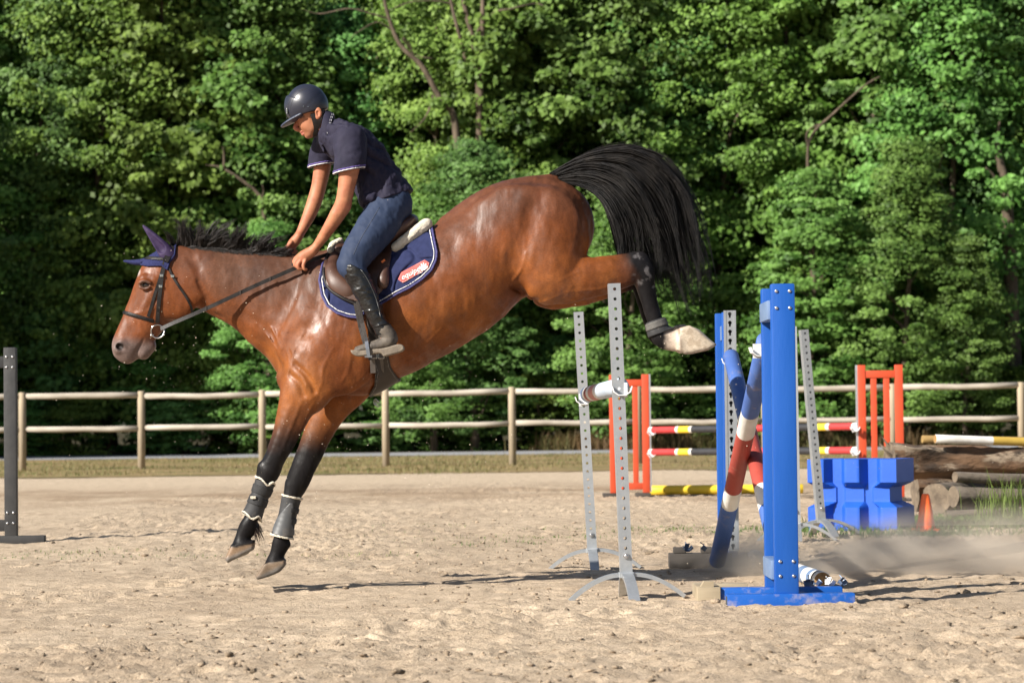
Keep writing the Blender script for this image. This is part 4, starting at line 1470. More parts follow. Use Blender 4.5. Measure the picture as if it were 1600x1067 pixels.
sk = mixc(sk, (0.24, 0.13, 0.085), np.where(head, np.maximum(spot(484, 209, 6, 13, 0.5), spot(491, 200, 4, 10, 0.4)), 0) * np.clip(0.7 + sn, 0, 1))
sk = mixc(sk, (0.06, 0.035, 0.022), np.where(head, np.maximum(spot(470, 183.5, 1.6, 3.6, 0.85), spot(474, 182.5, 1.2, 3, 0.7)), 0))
sk = mixc(sk, (0.42, 0.14, 0.085), np.maximum(np.maximum(spot(543, 322, 3, 10, 0.6), spot(467, 408, 6, 14, 0.5)), spot(455, 388, 5, 12, 0.5)))
person = wobj('person', v, f, M_skin, None, True, P(600, 560, Y0), sk)
tag(person, 'rider in navy polo and dark helmet leaning forward on the bay horse', 'person')
PBV = BVHTree.FromPolygons([Vector(q) for q in v], f.tolist())
del arr


def cloth(name, prims, cuts, mat_, res, rip=None, parent=person):
    lo, hi = bounds_of(prims)
    arr, ax = ev(prims, lo, hi, res)
    if rip:
        for r_ in rip:
            arr = ripple(arr, ax, *r_)
        if name == 'polo_shirt':
            arr = folds(arr, ax)
    for c in cuts:
        arr = np.maximum(arr, c(ax))
    v, f = nets(arr, lo, res)
    return wobj(name, v, f, mat_, parent)


def cut(a, b, d, flip=1, lim=None):
    """cut away what lies beyond the side-view line a-b at depth d (left side seen from a to b)"""
    A_, B_ = P(*a, Y0 + d), P(*b, Y0 + d)
    q = (B_ - A_).normalized()
    n = Vector((-q.z, 0, q.x)) * flip
    return lambda ax: plane_sd(ax, A_, n) if lim is None else np.where(lim(ax), plane_sd(ax, A_, n), -1.0).astype(np.float32)


# polo shirt: torso with the hem hanging loose, two sleeves
torso = [Chain([(520, 211, 0, 20, 28), (545, 227, 0, 34, 47), (566, 249, 0, 37, 48), (588, 279, 0, 35, 46), (605, 303, 0, 36, 54), (612, 318, 0, 38, 58)], 0.03),
         Chain([(517, 208, -0.04, 17, 16), (532, 212, -0.11, 20, 18), (547, 220, -0.17, 22, 20)], 0.03), Chain([(514, 208, 0.04, 15, 16), (514, 216, 0.11, 18, 18), (512, 224, 0.17, 19, 20)], 0.03),
         Chain([(546, 221, -0.165, 23, 22), (530, 219, 0, 23, 28), (513, 226, 0.16, 21, 20)], 0.04),
         Chain([(574, 285, -0.03, 20, 40), (580, 312, -0.05, 17, 46)], 0.03)]
hem = cut((560, 331), (650, 297), 0, -1)


def folds(arr, ax):
    """drawn folds from the arm to the waist and across the back"""
    m = np.abs(arr) < 0.04
    i = np.argwhere(m)
    x, y, z = ax[0][i[:, 0]], ax[1][i[:, 1]], ax[2][i[:, 2]]
    w1 = fbm(x * 5, y * 5, z * 5, 2)
    ph = 62 * (0.55 * x + 0.84 * z) + 4.5 * w1 + 9 * y
    am = 0.014 * np.clip(0.35 + 1.1 * fbm(x * 4 + 8, y * 4, z * 4, 2), 0, 1)
    arr[m] += (am * (1 - np.abs(np.sin(ph * 0.5))) ** 1.5 * 1.6 - am * 0.6).astype(np.float32)
    return arr


shirt = cloth('polo_shirt', torso, [hem], M_shirt, 0.0055, [(0.008, 9, 5, 0.04, (1, 1, 1)), (0.008, 17, 9, 0.04, (1.5, 0.5, 0.8)), (0.003, 40, 9, 0.04, (1.3, 0.6, 0.7))])
for nd, d, nm in ((ARM_N, -0.235, 'near'), (ARM_F, 0.205, 'far')):
    sl = [Chain([(a, b, c, r + 5.5 + 1.5 * i, w + 5 + 1.2 * i) for i, (a, b, c, r, w) in enumerate(nd[:3])] + [(nd[3][0] + 2, nd[3][1] - 8, nd[3][2], nd[3][3] + 9, nd[3][4] + 8)], 0.02)]
    A_, B_ = ((525, 272), (567, 263)) if nm == 'near' else ((486, 262), (521, 256))
    ed = cut(A_, B_, d, -1)
    lo, hi = bounds_of(sl)
    arr, ax = ev(sl, lo, hi, 0.005)
    arr = ripple(arr, ax, 0.005, 14, 3, 0.04)
    e = ed(ax)
    v, f = nets(np.maximum(arr, e), lo, 0.005)
    slv = wobj('sleeve', v, f, M_shirt, shirt)
    v, f = nets(np.maximum(arr - 0.003, np.abs(e + 0.0035) - 0.0034), lo, 0.005)
    wobj('cuff_stripe', v, f, M_white, shirt)
    v, f = nets(np.maximum(arr - 0.0025, np.abs(e + 0.0125) - 0.0045), lo, 0.005)
    wobj('cuff_band', v, f, M_violet, shirt)
# collar
colr = [Chain([(517, 210, 0, 24, 33), (511, 198, 0, 21, 30), (508, 190, 0, 17.5, 23)], 0.02)]
lo, hi = bounds_of(colr)
arr, ax = ev(colr, lo, hi, 0.004)
e1, e2 = cut((499, 224), (509, 174), 0, 1)(ax), cut((514, 226), (523, 180), 0, -1)(ax)
v, f = nets(np.maximum(np.maximum(arr, e1), e2), lo, 0.004)
wobj('collar', v, f, M_shirt, shirt)
for off in (0.004, 0.012):
    v, f = nets(np.maximum(arr - 0.0025, np.abs(e2 + off) - 0.0017), lo, 0.004)
    wobj('collar_stripe', v, f, M_white, shirt)
# placket buttons
for bx, by in ((513, 232), (519, 243)):
    h = None

# breeches
for s_ in (-1, 1):
    leg = [Chain([(a, b, s_ * c, d, e) for a, b, c, d, e in LEG_T], 0.03), Chain([(a, b, s_ * c, d * 1.02, e * 1.02) for a, b, c, d, e in LEG_C[:3]], 0.02)]
    if s_ < 0:
        br = [Chain([(607, 306, 0, 31, 44), (612, 318, 0, 31, 44)], 0.04), Chain([(622, 322, -0.08, 22, 22), (624, 328, -0.09, 20, 20)], 0.03), Chain([(622, 322, 0.08, 22, 22), (624, 328, 0.09, 20, 20)], 0.03)]
    br += leg
breeches = cloth('breeches', br, [], M_jean, 0.0055, [(0.003, 16, 2, 0.04, (1, 1, 1)), (0.0016, 45, 7, 0.03, (1, 1, 0.5))])
# seam down the thigh
BB = BVHTree.FromPolygons([breeches.matrix_world @ v.co + person.location for v in breeches.data.vertices], [tuple(p.vertices) for p in breeches.data.polygons])
a = cr([(594, 326), (580, 352), (566, 378), (556, 402)], 8)
mb = MB()
mb.tube([surf(x, y, 0.0005, BB) for x, y in a], 0.0018, 5)
addw(mb, 'seam', mat('seam_thread', (0.06, 0.07, 0.10), None, 30, 0.8), breeches, True)
# belt at the back of the waist
# tall boots
for s_ in (-1, 1):
    bt = [Chain([(a, b, s_ * c, d + 1.2, e + 1.2) for a, b, c, d, e in LEG_C[1:]], 0.02)]
    topcut = cut((540, 409), (570, 424), s_ * 0.34, 1)
    bk = [Chain([(556, 424, s_ * 0.342, 20.5, 19), (568, 450, s_ * 0.355, 18, 17), (580, 477, s_ * 0.362, 14.5, 14.5), (592, 503, s_ * 0.367, 12.5, 12.5), (602, 522, s_ * 0.37, 13.5, 12.5)], 0.02),
          Chain([(554, 417, s_ * 0.34, 17.5, 18), (560, 430, s_ * 0.345, 18.5, 18)], 0.02)]
    boot = cloth('riding_boot', bk, [topcut, cut((575, 528), (625, 516), s_ * 0.37, -1)], M_boot, 0.0045, [(0.0035, 20, 4, 0.03, (1, 1, 1.6)), (0.002, 50, 4, 0.03, (1, 0.7, 2.0))])
    ft = [Chain([(600, 516, s_ * 0.37, 13.5, 12.8), (609, 530, s_ * 0.371, 12.5, 12), (600, 537, s_ * 0.374, 10.5, 12.5), (580, 542, s_ * 0.379, 8.2, 13), (560, 547, s_ * 0.384, 6.5, 11.5)], 0.015)]
    cloth('foot', ft, [], M_dusty, 0.0045, [(0.0015, 40, 2, 0.03, (1, 1, 1))], boot)
    sp = Poly(pxpoly(smooth_poly([(548, 547), (551, 553), (562, 557), (592, 552), (599, 556), (602, 557), (629, 549), (631, 541), (622, 538), (600, 544), (575, 546), (557, 547)], 3), Y0 + s_ * 0.378), Y0 + s_ * 0.378, 0.047, 0.008, 0.006)
    lo, hi = bounds_of([sp])
    arr, ax = ev([sp], lo, hi, 0.003)
    v, f = nets(arr, lo, 0.003)
    wobj('sole', v, f, M_sole, boot)
    RB = BVHTree.FromPolygons([person.location + v.co for v in boot.data.vertices], [tuple(p.vertices) for p in boot.data.polygons])
    if s_ < 0:
        mb = MB()
        mb.tube([surf(x, y, 0.0015, RB) for x, y in cr([(565, 421), (578, 440), (588, 462), (594, 480), (598, 498)], 6)], 0.0022, 5)
        addw(mb, 'zip', mat('grey_zip', (0.12, 0.12, 0.12), None, 60, 0.4, 0.6), boot, True)
        q = surf(555, 414, 0.002, RB)
        mb = MB()
        mb.tube([q + Vector((0.0085 * math.cos(t), -0.001, 0.0085 * math.sin(t))) for t in np.linspace(0, 6.283, 15)], 0.0016, 5, cap=False)
        mb.tube([q + Vector((0.002 + 0.0035 * math.cos(t), -0.001, 0.0035 * math.sin(t))) for t in np.linspace(0.8, 5.5, 9)], 0.0012, 5)
        mb.tube([q + Vector((-0.004, -0.001, -0.005)), q + Vector((-0.004, -0.001, 0.005))], 0.0012, 5)
        addw(mb, 'emblem', M_steel, boot, True)
        mb = MB()                                                # spur strap
        mb.tube([surf(x, y, 0.002, RB) for x, y in cr([(584, 514), (596, 511), (610, 508)], 5)], 0.004, 6)
        addw(mb, 'spur_strap', M_black, boot, True)

# helmet
hs = [Chain([(478, 163, 0, 30, 25.5), (477, 165, 0, 33, 26)], 0.02), Chain([(482, 163, 0, 29, 26), (485, 166, 0, 28, 25)], 0.03)]
rim = cut((440, 200), (515, 168), 0, -1)
helmet = cloth('helmet', hs, [cut((445, 189), (514, 170), 0, -1)], M_helm, 0.0042)
vz = [Chain([(472, 181, 0, 5, 25), (458, 188, 0, 4, 22), (447, 194, 0, 3, 16), (440.5, 198, 0, 1.8, 8)], 0.012)]
cloth('visor', vz, [], mat('worn_blue_grey_visor', (0.045, 0.055, 0.085), (0.03, 0.035, 0.055), 25, 0.4), 0.0042, None, helmet)
HBV = BVHTree.FromPolygons([person.location + v.co for v in helmet.data.vertices], [tuple(p.vertices) for p in helmet.data.polygons])
mb = MB()                                                        # raised seam over the crown
for dx in (0, 4.5):
    pts = []
    for x, y in cr([(446 + dx, 184), (447 + dx, 168), (452 + dx * 1.1, 153), (462 + dx * 1.2, 141), (474 + dx, 136)], 6):
        pts.append(surf(x, y, 0.0004, HBV))
    mb.tube(pts, 0.0012, 5)
addw(mb, 'crown_seam', mat('helmet_seam', (0.05, 0.05, 0.055), None, 30, 0.5), helmet, True)
q = surf(447.5, 171, 0.001, HBV)
mb = MB()
mt = Matrix.Translation(q) @ Matrix.Rotation(R(50), 4, 'Z')
mb.box((-0.010, -0.003, -0.017), (0.010, 0.003, 0.017), bev=0.002, mtx=mt)
addw(mb, 'badge', M_steel, helmet)
mb = MB()
mb.box((-0.0068, -0.0045, -0.006), (0.0068, 0.0, 0.013), bev=0.001, mtx=mt)
addw(mb, 'badge_inset', M_black, helmet)
for bx, by in ((473, 165), (480.5, 165.5), (484, 174.5)):        # vent studs
    q = surf(bx, by, 0.0, HBV)
    mb = MB()
    mb.tube([q, q + Vector((0, -0.003, 0))], 0.0026, 7)
    addw(mb, 'stud', M_steel, helmet)
# chin strap: two branches by the ear, one under the chin
mb = MB()
d_ = -0.088
for s_ in (-1, 1):
    for pts in ([(488, 178, 0.078), (491.5, 190, 0.076), (494, 202, 0.058), (492, 211, 0.03)], [(502, 175, 0.076), (499, 188, 0.078), (495.5, 201, 0.060)]):
        mb.bar(cr([tuple(P(x, y, Y0 + s_ * d)) for x, y, d in pts], 5), 0.026, 0.005, (1, 0, 0.1))
mb.bar(cr([tuple(P(x, y, Y0 + d)) for x, y, d in ((494, 203, -0.058), (492, 212, -0.035), (491, 215, 0), (492, 212, 0.035), (494, 203, 0.058))], 5), 0.02, 0.004, (1, 0, 0.1))
addw(mb, 'chin_strap', M_black, helmet)
# short dark hair at the nape
hr = [Chain([(499, 172, -0.035, 7, 7), (503, 179, 0, 7, 17), (499, 172, 0.035, 7, 7)], 0.02)]
cloth('hair', hr, [], mat('dark_brown_hair', (0.025, 0.016, 0.011), (0.05, 0.032, 0.02), 60, 0.7, bump=0.6, bscale=260), 0.0042, [(0.002, 60, 3, 0.03, (1, 1, 1))])
for s_ in (-1, 1):
    q = P(471, 189, Y0 + s_ * 0.034)
    bm = bmesh.new()
    bmesh.ops.create_uvsphere(bm, u_segments=12, v_segments=8, radius=0.0105)
    wobj('eye', [v.co + q for v in bm.verts], [tuple(v.index for v in f.verts) for f in bm.faces], mat('human_eye', (0.06, 0.04, 0.03), (0.1, 0.08, 0.07), 30, 0.2), person)
    bm.free()
# ================================================================== GROUND
def gh(x, y):
    """height of the trodden sand"""
    far = 1 - sstep(26, 46, y)
    h = 0.014 * fbm(x * 0.8, y * 0.8, 0 * x, 3) + 0.012 * fbm(x * 3.1, y * 3.1, 0 * x + 5, 3)
    r = fbm(x * 9.5, y * 9.5, 0 * x + 9, 4, 0.6)
    ch = np.clip(0.75 + 0.8 * fbm(x * 0.6, y * 0.45, 0 * x + 21, 2), 0.25, 1.5)      # some places churned up, others smooth
    h += 0.0125 * r * ch
    c = fbm(x * 24, y * 24, 0 * x + 2, 2)
    h += (0.022 * np.maximum(c - 0.36, 0) - 0.022 * np.maximum(-c - 0.5, 0)) * ch
    return h * (0.25 + 0.75 * far)


def graded(segs):
    out = []
    for a, b, st in segs:
        out.append(np.arange(a, b, st))
    return np.concatenate(out + [np.array([segs[-1][1]])])


gx = graded([(-600, -60, 60), (-60, -12, 4), (-12, -4.6, 0.3), (-4.6, 4.6, 0.024), (4.6, 12, 0.3), (12, 60, 4), (60, 600, 60)])
gy = graded([(-40, 4, 4), (4, 8.6, 0.3), (8.6, 17, 0.026), (17, 24, 0.04), (24, 36, 0.08), (36, 60, 0.4), (60, 120, 3), (120, 900, 60)])
X, Yg = np.meshgrid(gx, gy, indexing='ij')
prints = []
Zg = gh(X, Yg)
# hoof prints
r2 = np.random.default_rng(21)
for i in range(290):
    cx, cy = r2.uniform(-4.5, 4.5), 9 + 16 * r2.random() ** 1.2
    i0, i1 = np.searchsorted(gx, (cx - 0.2, cx + 0.2))
    j0, j1 = np.searchsorted(gy, (cy - 0.2, cy + 0.2))
    d = np.hypot(X[i0:i1, j0:j1] - cx, Yg[i0:i1, j0:j1] - cy) / r2.uniform(0.055, 0.085)
    Zg[i0:i1, j0:j1] += r2.uniform(0.4, 1) * (-0.032 * np.exp(-d ** 4) + 0.014 * np.exp(-((d - 1.35) / 0.35) ** 2))
nx_, ny_ = X.shape
I = np.arange(nx_ * ny_).reshape(nx_, ny_)
gfaces = np.stack([I[:-1, :-1], I[1:, :-1], I[1:, 1:], I[:-1, 1:]], -1).reshape(-1, 4)
gverts = np.stack([X, Yg, Zg], -1).reshape(-1, 3)
sand = np.tile(np.array((0.53, 0.42, 0.305)), (len(gverts), 1))
gn = fbm(gverts[:, 0] * 0.35, gverts[:, 1] * 0.22, 0 * gverts[:, 0], 4)
gn2 = fbm(gverts[:, 0] * 1.7, gverts[:, 1] * 0.9, 0 * gverts[:, 0] + 3, 4)
damp = sstep(31, 36, gverts[:, 1] + 1.5 * gn) * (1 - sstep(38.5, 41, gverts[:, 1] + 1.2 * gn))     # a moist, freshly raked track
sand = mixc(sand, (0.30, 0.205, 0.125), np.clip(damp * (0.45 + 0.5 * gn2), 0, 0.85))
sand = mixc(sand, (0.36, 0.275, 0.195), np.clip(0.25 + 0.5 * gn2 + 0.35 * gn, 0, 1) * 0.6 * (1 - sstep(41, 45, gverts[:, 1])))
sand = mixc(sand, (0.56, 0.45, 0.33), sstep(41, 45, gverts[:, 1]) * 0.9)


def sand_material():
    m = bpy.data.materials.new('riding_sand')
    nt, N, L, b = nodes_of(m)
    at = N.new('ShaderNodeAttribute')
    at.attribute_name = 'Col'
    tc = N.new('ShaderNodeTexCoord')
    n1 = N.new('ShaderNodeTexNoise')
    n1.inputs['Scale'].default_value = 7
    n1.inputs['Detail'].default_value = 9
    n1.inputs['Roughness'].default_value = 0.7
    L.new(tc.outputs['Object'], n1.inputs['Vector'])
    rp = N.new('ShaderNodeValToRGB')
    rp.color_ramp.elements[0].position, rp.color_ramp.elements[1].position = 0.3, 0.68
    rp.color_ramp.elements[0].color = (0.62, 0.60, 0.57, 1)
    rp.color_ramp.elements[1].color = (1.12, 1.12, 1.12, 1)
    L.new(n1.outputs['Fac'], rp.inputs['Fac'])
    mx = N.new('ShaderNodeMix')
    mx.data_type = 'RGBA'
    mx.blend_type = 'MULTIPLY'
    mx.inputs[0].default_value = 1.0
    L.new(at.outputs['Color'], mx.inputs[6])
    L.new(rp.outputs['Color'], mx.inputs[7])
    n2 = N.new('ShaderNodeTexNoise')
    n2.inputs['Scale'].default_value = 140
    n2.inputs['Detail'].default_value = 4
    L.new(tc.outputs['Object'], n2.inputs['Vector'])
    mr = N.new('ShaderNodeMapRange')
    mr.inputs[1].default_value, mr.inputs[2].default_value = 0.3, 0.7
    mr.inputs[3].default_value, mr.inputs[4].default_value = 0.72, 1.25
    L.new(n2.outputs['Fac'], mr.inputs[0])
    m2 = N.new('ShaderNodeMix')
    m2.data_type = 'RGBA'
    m2.blend_type = 'MULTIPLY'
    m2.inputs[0].default_value = 1.0
    L.new(mx.outputs[2], m2.inputs[6])
    L.new(mr.outputs[0], m2.inputs[7])
    L.new(m2.outputs[2], b.inputs['Base Color'])
    b.inputs['Roughness'].default_value = 0.95
    b.inputs['Specular IOR Level'].default_value = 0.15
    n3 = N.new('ShaderNodeTexNoise')
    n3.inputs['Scale'].default_value = 45
    n3.inputs['Detail'].default_value = 8
    n3.inputs['Roughness'].default_value = 0.7
    L.new(tc.outputs['Object'], n3.inputs['Vector'])
    bp = N.new('ShaderNodeBump')
    bp.inputs['Strength'].default_value = 0.7
    bp.inputs['Distance'].default_value = 0.03
    L.new(n3.outputs['Fac'], bp.inputs['Height'])
    L.new(bp.outputs[0], b.inputs['Normal'])
    return m


M_sand = sand_material()
ground = wobj('ground', gverts, gfaces, M_sand, None, True, None, sand)
tag(ground, 'pale trodden riding sand of the arena', None, None, 'structure')


def gz(x, y):
    return float(gh(np.array([x]), np.array([y]))[0])


# clods and pebbles of sand
bm = bmesh.new()
bmesh.ops.create_icosphere(bm, subdivisions=1, radius=1)
icv = np.array([v.co[:] for v in bm.verts])
icf = np.array([[v.index for v in f.verts] for f in bm.faces])
bm.free()


def scatter(n, pos, size, flat=0.7, seed=5):
    r = np.random.default_rng(seed)
    V = icv[None] * (1 + 0.35 * r.standard_normal((n, len(icv), 1)))
    V = V * np.stack([r.uniform(0.7, 1.5, n), r.uniform(0.7, 1.3, n), r.uniform(0.5, 1.0, n) * flat], 1)[:, None, :]
    V = V * size[:, None, None] + pos[:, None, :]
    Fc = icf[None] + (np.arange(n) * len(icv))[:, None, None]
    return V.reshape(-1, 3), Fc.reshape(-1, 3)


n = 16000
r3 = np.random.default_rng(11)
cy = 9 + 19 * r3.random(n) ** 1.3
cx = r3.uniform(-1, 1, n) * (cy * 0.2 + 0.6)
keep = fbm(cx * 0.9, cy * 0.9, 0 * cx + 40, 3) + r3.normal(0, 0.4, n) > -0.1
cx, cy = cx[keep], cy[keep]
sz = 0.003 + 0.012 * r3.random(len(cx)) ** 3 + 0.014 * (r3.random(len(cx)) > 0.98)
cz = gh(cx, cy) + sz * 0.25
v, f = scatter(len(cx), np.stack([cx, cy, cz], 1), sz)
cc = np.repeat(np.array((0.42, 0.33, 0.24))[None] * r3.uniform(0.55, 1.15, (len(cx), 1)), len(icv), 0)
tag(wobj('sand_clods', v, f, M_sand, None, True, None, cc), 'small clods and pebbles of sand strewn over the arena', 'sand', None, 'stuff')


# ================================================================== VERGE, PATH, WOODLAND FLOOR
def sheet(name, y0, y1, z, m, label, wav=0.0):
    xs = np.linspace(-60, 60, 241) * (1 if y1 < 200 else 5)
    e = wav * fbm(xs * 0.7, 0 * xs + y0, 0 * xs, 3)
    e2 = wav * fbm(xs * 0.7, 0 * xs + y1, 0 * xs + 7, 3)
    rows = 12
    V = np.concatenate([np.stack([xs, (y0 + e) * (1 - t) + (y1 + e2) * t, 0 * xs + z], 1) for t in np.linspace(0, 1, rows)])
    I = np.arange(rows * 241).reshape(rows, 241)
    Fc = np.stack([I[:-1, :-1], I[:-1, 1:], I[1:, 1:], I[1:, :-1]], -1).reshape(-1, 4)
    return tag(wobj(name, V, Fc, m, None, True), label, None, None, 'structure')


sheet('grass_verge', 50.3, 75, 0.012, mat('dry_verge_soil', (0.27, 0.19, 0.10), (0.16, 0.14, 0.06), 0.6, 0.95, bump=0.5, bscale=6, spec=0.1, bdist=0.1), 'strip of dry grass under the paddock fence', 0.9)
sheet('path', 75, 83, 0.018, mat('grey_gravel_path', (0.30, 0.30, 0.31), (0.24, 0.24, 0.25), 1.5, 0.9, spec=0.2), 'grey track between the fence and the wood', 0.15)
sheet('woodland_floor', 82.6, 900, 0.024, mat('leaf_litter', (0.035, 0.03, 0.016), (0.06, 0.05, 0.024), 1.2, 0.95, bump=0.6, bscale=8, spec=0.1, bdist=0.1), 'brown leaf litter under the trees', 0.3)


def blades(n, pos, hgt, wid, lean, cols, seed, bend=True):
    """grass: each blade two bent quads"""
    r = np.random.default_rng(seed)
    a = r.uniform(0, 2 * math.pi, n)
    d = np.stack([np.cos(a), np.sin(a), 0 * a], 1)
    s = np.stack([-np.sin(a), np.cos(a), 0 * a], 1)
    ln = (lean * r.uniform(0.2, 1.4, n) * hgt)[:, None]
    up = np.array((0, 0, 1.0))[None]
    p0, p1 = pos, pos + d * ln * 0.3 + up * (hgt * 0.6)[:, None]
    p2 = pos + d * ln + up * hgt[:, None]
    w = wid[:, None]
    V = np.stack([p0 - s * w, p0 + s * w, p1 + s * w * 0.75, p1 - s * w * 0.75, p2], 1).reshape(-1, 3)
    b = (np.arange(n) * 5)[:, None]
    q = np.concatenate([b + np.array([[0, 1, 2]]), b + np.array([[0, 2, 3]]), b + np.array([[3, 2, 4]])], 0)
    return V, q, np.repeat(cols, 5, 0)


M_grass = leaf_mat('grass_blade', 0.6, 0.3)


def grass(name, label, xs, ys, h0, h1, w, lean, c_a, c_b, seed, zoff=0.0, thing_=False):
    r = np.random.default_rng(seed)
    n = len(xs)
    t = np.clip(0.5 + 0.6 * fbm(xs * 0.8, ys * 0.8, 0 * xs + seed, 3) + r.normal(0, 0.25, n), 0, 1)[:, None]
    cols = np.array(c_a)[None] * (1 - t) + np.array(c_b)[None] * t
    h = r.uniform(h0, h1, n) * (0.6 + 0.5 * r.random(n))
    z = np.where(ys < 49, gh(xs, ys), 0.01) + zoff
    V, q, c = blades(n, np.stack([xs, ys, z], 1), h, np.full(n, w) * r.uniform(0.6, 1.3, n), lean, cols, seed)
    o = wobj(name, V, q, M_grass, None, False, None, c)
    return tag(o, label, 'grass', None, 'stuff')


r4 = np.random.default_rng(31)
n = 38000
ys = 49.2 + 26 * r4.random(n) ** 1.5
xs = r4.uniform(-16, 16, n)
k = fbm(xs * 0.5, ys * 0.5, 0 * xs + 3, 3) + r4.normal(0, 0.3, n) > -0.05 + 0.9 * (ys < 51.0)
grass('verge_grass', 'short dry grass growing along the fence', xs[k], ys[k], 0.03, 0.10, 0.009, 0.6, (0.25, 0.185, 0.095), (0.14, 0.15, 0.055), 1)
# thin weeds in the arena
spots = [(1120, 832, 1.0, 0.7, 600), (1040, 826, 0.7, 0.5, 160), (850, 842, 0.9, 0.8, 180), (760, 850, 0.6, 0.6, 90), (900, 828, 0.7, 0.5, 90), (680, 822, 0.5, 0.6, 50), (640, 836, 0.6, 0.6, 40), (150, 862, 0.8, 0.5, 110), (60, 870, 0.5, 0.4, 80),
         (330, 868, 0.7, 0.4, 70), (1250, 838, 0.7, 0.6, 320), (560, 868, 0.6, 0.4, 70)]
X_, Y_ = [], []
for px, py, sx, sy, n in spots:
    c = G(px, py)
    X_.append(c.x + r4.normal(0, sx * 0.5, n))
    Y_.append(c.y + r4.normal(0, sy * 0.5, n))
grass('arena_weeds', 'sparse green weeds coming up through the sand', np.concatenate(X_), np.concatenate(Y_), 0.008, 0.03, 0.0035, 0.9, (0.12, 0.15, 0.04), (0.07, 0.13, 0.03), 2)
X_, Y_ = [], []
for px, py, sx, sy, n in [(1330, 828, 1.1, 0.4, 1100), (1390, 834, 0.7, 0.3, 500), (1510, 815, 1.1, 0.8, 2600), (1580, 822, 0.8, 0.7, 2400), (1490, 836, 0.6, 0.3, 400), (1290, 826, 0.3, 0.2, 300)]:
    c = G(px, py)
    X_.append(c.x + r4.normal(0, sx * 0.5, n))
    Y_.append(c.y + r4.normal(0, sy * 0.5, n))
grass('log_pile_grass', 'green grass growing round the foot of the log pile', np.concatenate(X_), np.concatenate(Y_), 0.02, 0.085, 0.005, 0.8, (0.13, 0.15, 0.045), (0.075, 0.14, 0.03), 3)
X_, Y_ = [], []
for px, py, n in [(1562, 815, 70), (1590, 815, 70), (1540, 812, 30)]:
    c = G(px, py)
    X_.append(c.x + r4.normal(0, 0.14, n))
    Y_.append(c.y + r4.normal(0, 0.14, n))
grass('tall_grass', 'tall seeding grass stalks before the logs', np.concatenate(X_), np.concatenate(Y_), 0.2, 0.55, 0.0055, 0.45, (0.14, 0.19, 0.045), (0.20, 0.21, 0.08), 4)

X_, Y_ = [], []
for px, sx, n in [(960, 1.0, 1300), (1080, 0.9, 900), (1290, 1.0, 800), (900, 0.7, 500), (1440, 0.9, 400)]:
    c = P(px, 690, 83.4)
    X_.append(c.x + r4.normal(0, sx, n))
    Y_.append(83.4 + r4.uniform(-0.7, 0.6, n))
grass('dry_grass_bank', 'tall dry brown grass at the edge of the wood', np.concatenate(X_), np.concatenate(Y_), 0.25, 0.8, 0.012, 0.6, (0.20, 0.135, 0.065), (0.12, 0.13, 0.045), 6)

# ================================================================== TREES
M_leaf = leaf_mat('broad_leaf', 0.55, 0.26)
M_bark = mat('grey_brown_bark', (0.13, 0.10, 0.072), (0.065, 0.05, 0.036), 5, 0.9, bump=0.8, bscale=14, spec=0.15, stretch=(1, 1, 0.25), bdist=0.03)


def crown(seed, Hh, Rr, zb, nc, nl, size, tone):
    """leaves in clumps through the crown's volume, thinner inside"""
    r = np.random.default_rng(seed)
    h = r.random(nc) ** 0.9
    ang = r.uniform(0, 2 * math.pi, nc)
    env = np.interp(h, [0, 0.12, 0.4, 0.7, 0.9, 1], [0.72, 0.95, 1.0, 0.85, 0.55, 0.2])
    env = env * (0.70 + 0.62 * fbm(np.cos(ang) * 1.5 + seed, np.sin(ang) * 1.5, h * 5.0, 2))
    rho = np.sqrt(r.uniform(0.25, 1.0, nc))
    c = np.stack([np.cos(ang) * env * rho * Rr, np.sin(ang) * env * rho * Rr, zb + h * (Hh - zb)], 1)
    rc = (0.22 + 0.62 * r.random(nc) ** 1.6) * (Rr / 2.8) ** 0.5
    q = np.repeat(np.arange(nc), nl)
    n = len(q)
    off = r.standard_normal((n, 3))
    off /= np.linalg.norm(off, axis=1)[:, None]
    off *= (r.random(n) ** 0.45)[:, None]
    p = c[q] + off * rc[q][:, None] * np.array((1.3, 1.3, 0.58))
    out = c[q].copy()
    out[:, 2] = 0
    out /= np.linalg.norm(out, axis=1)[:, None] + 1e-6
    nrm = 0.4 * out + 0.45 * off + np.array((-0.3, -0.45, 0.6)) + 0.42 * r.standard_normal((n, 3))
    nrm /= np.linalg.norm(nrm, axis=1)[:, None]
    t = np.cross(nrm, r.standard_normal((n, 3)))
    t /= np.linalg.norm(t, axis=1)[:, None]
    b = np.cross(nrm, t)
    sz = (size * r.uniform(0.65, 1.3, n))[:, None]
    V = np.stack([p - t * sz * 0.5, p + b * sz * 0.36 + nrm * sz * 0.08, p + t * sz * 0.5 - nrm * sz * 0.1, p - b * sz * 0.36 + nrm * sz * 0.08], 1).reshape(-1, 3)
    Fc = np.arange(n * 4).reshape(n, 4)
    ct = np.clip(r.normal(0.5, 0.30, nc), 0, 1)[q][:, None]
    lt = np.clip(ct + r.normal(0, 0.18, (n, 1)), 0, 1)
    a_, b_ = tone
    col = (np.array(a_)[None] * (1 - lt) + np.array(b_)[None] * lt) * r.uniform(0.8, 1.15, (n, 1))
    return V, Fc, np.repeat(col, 4, 0), c


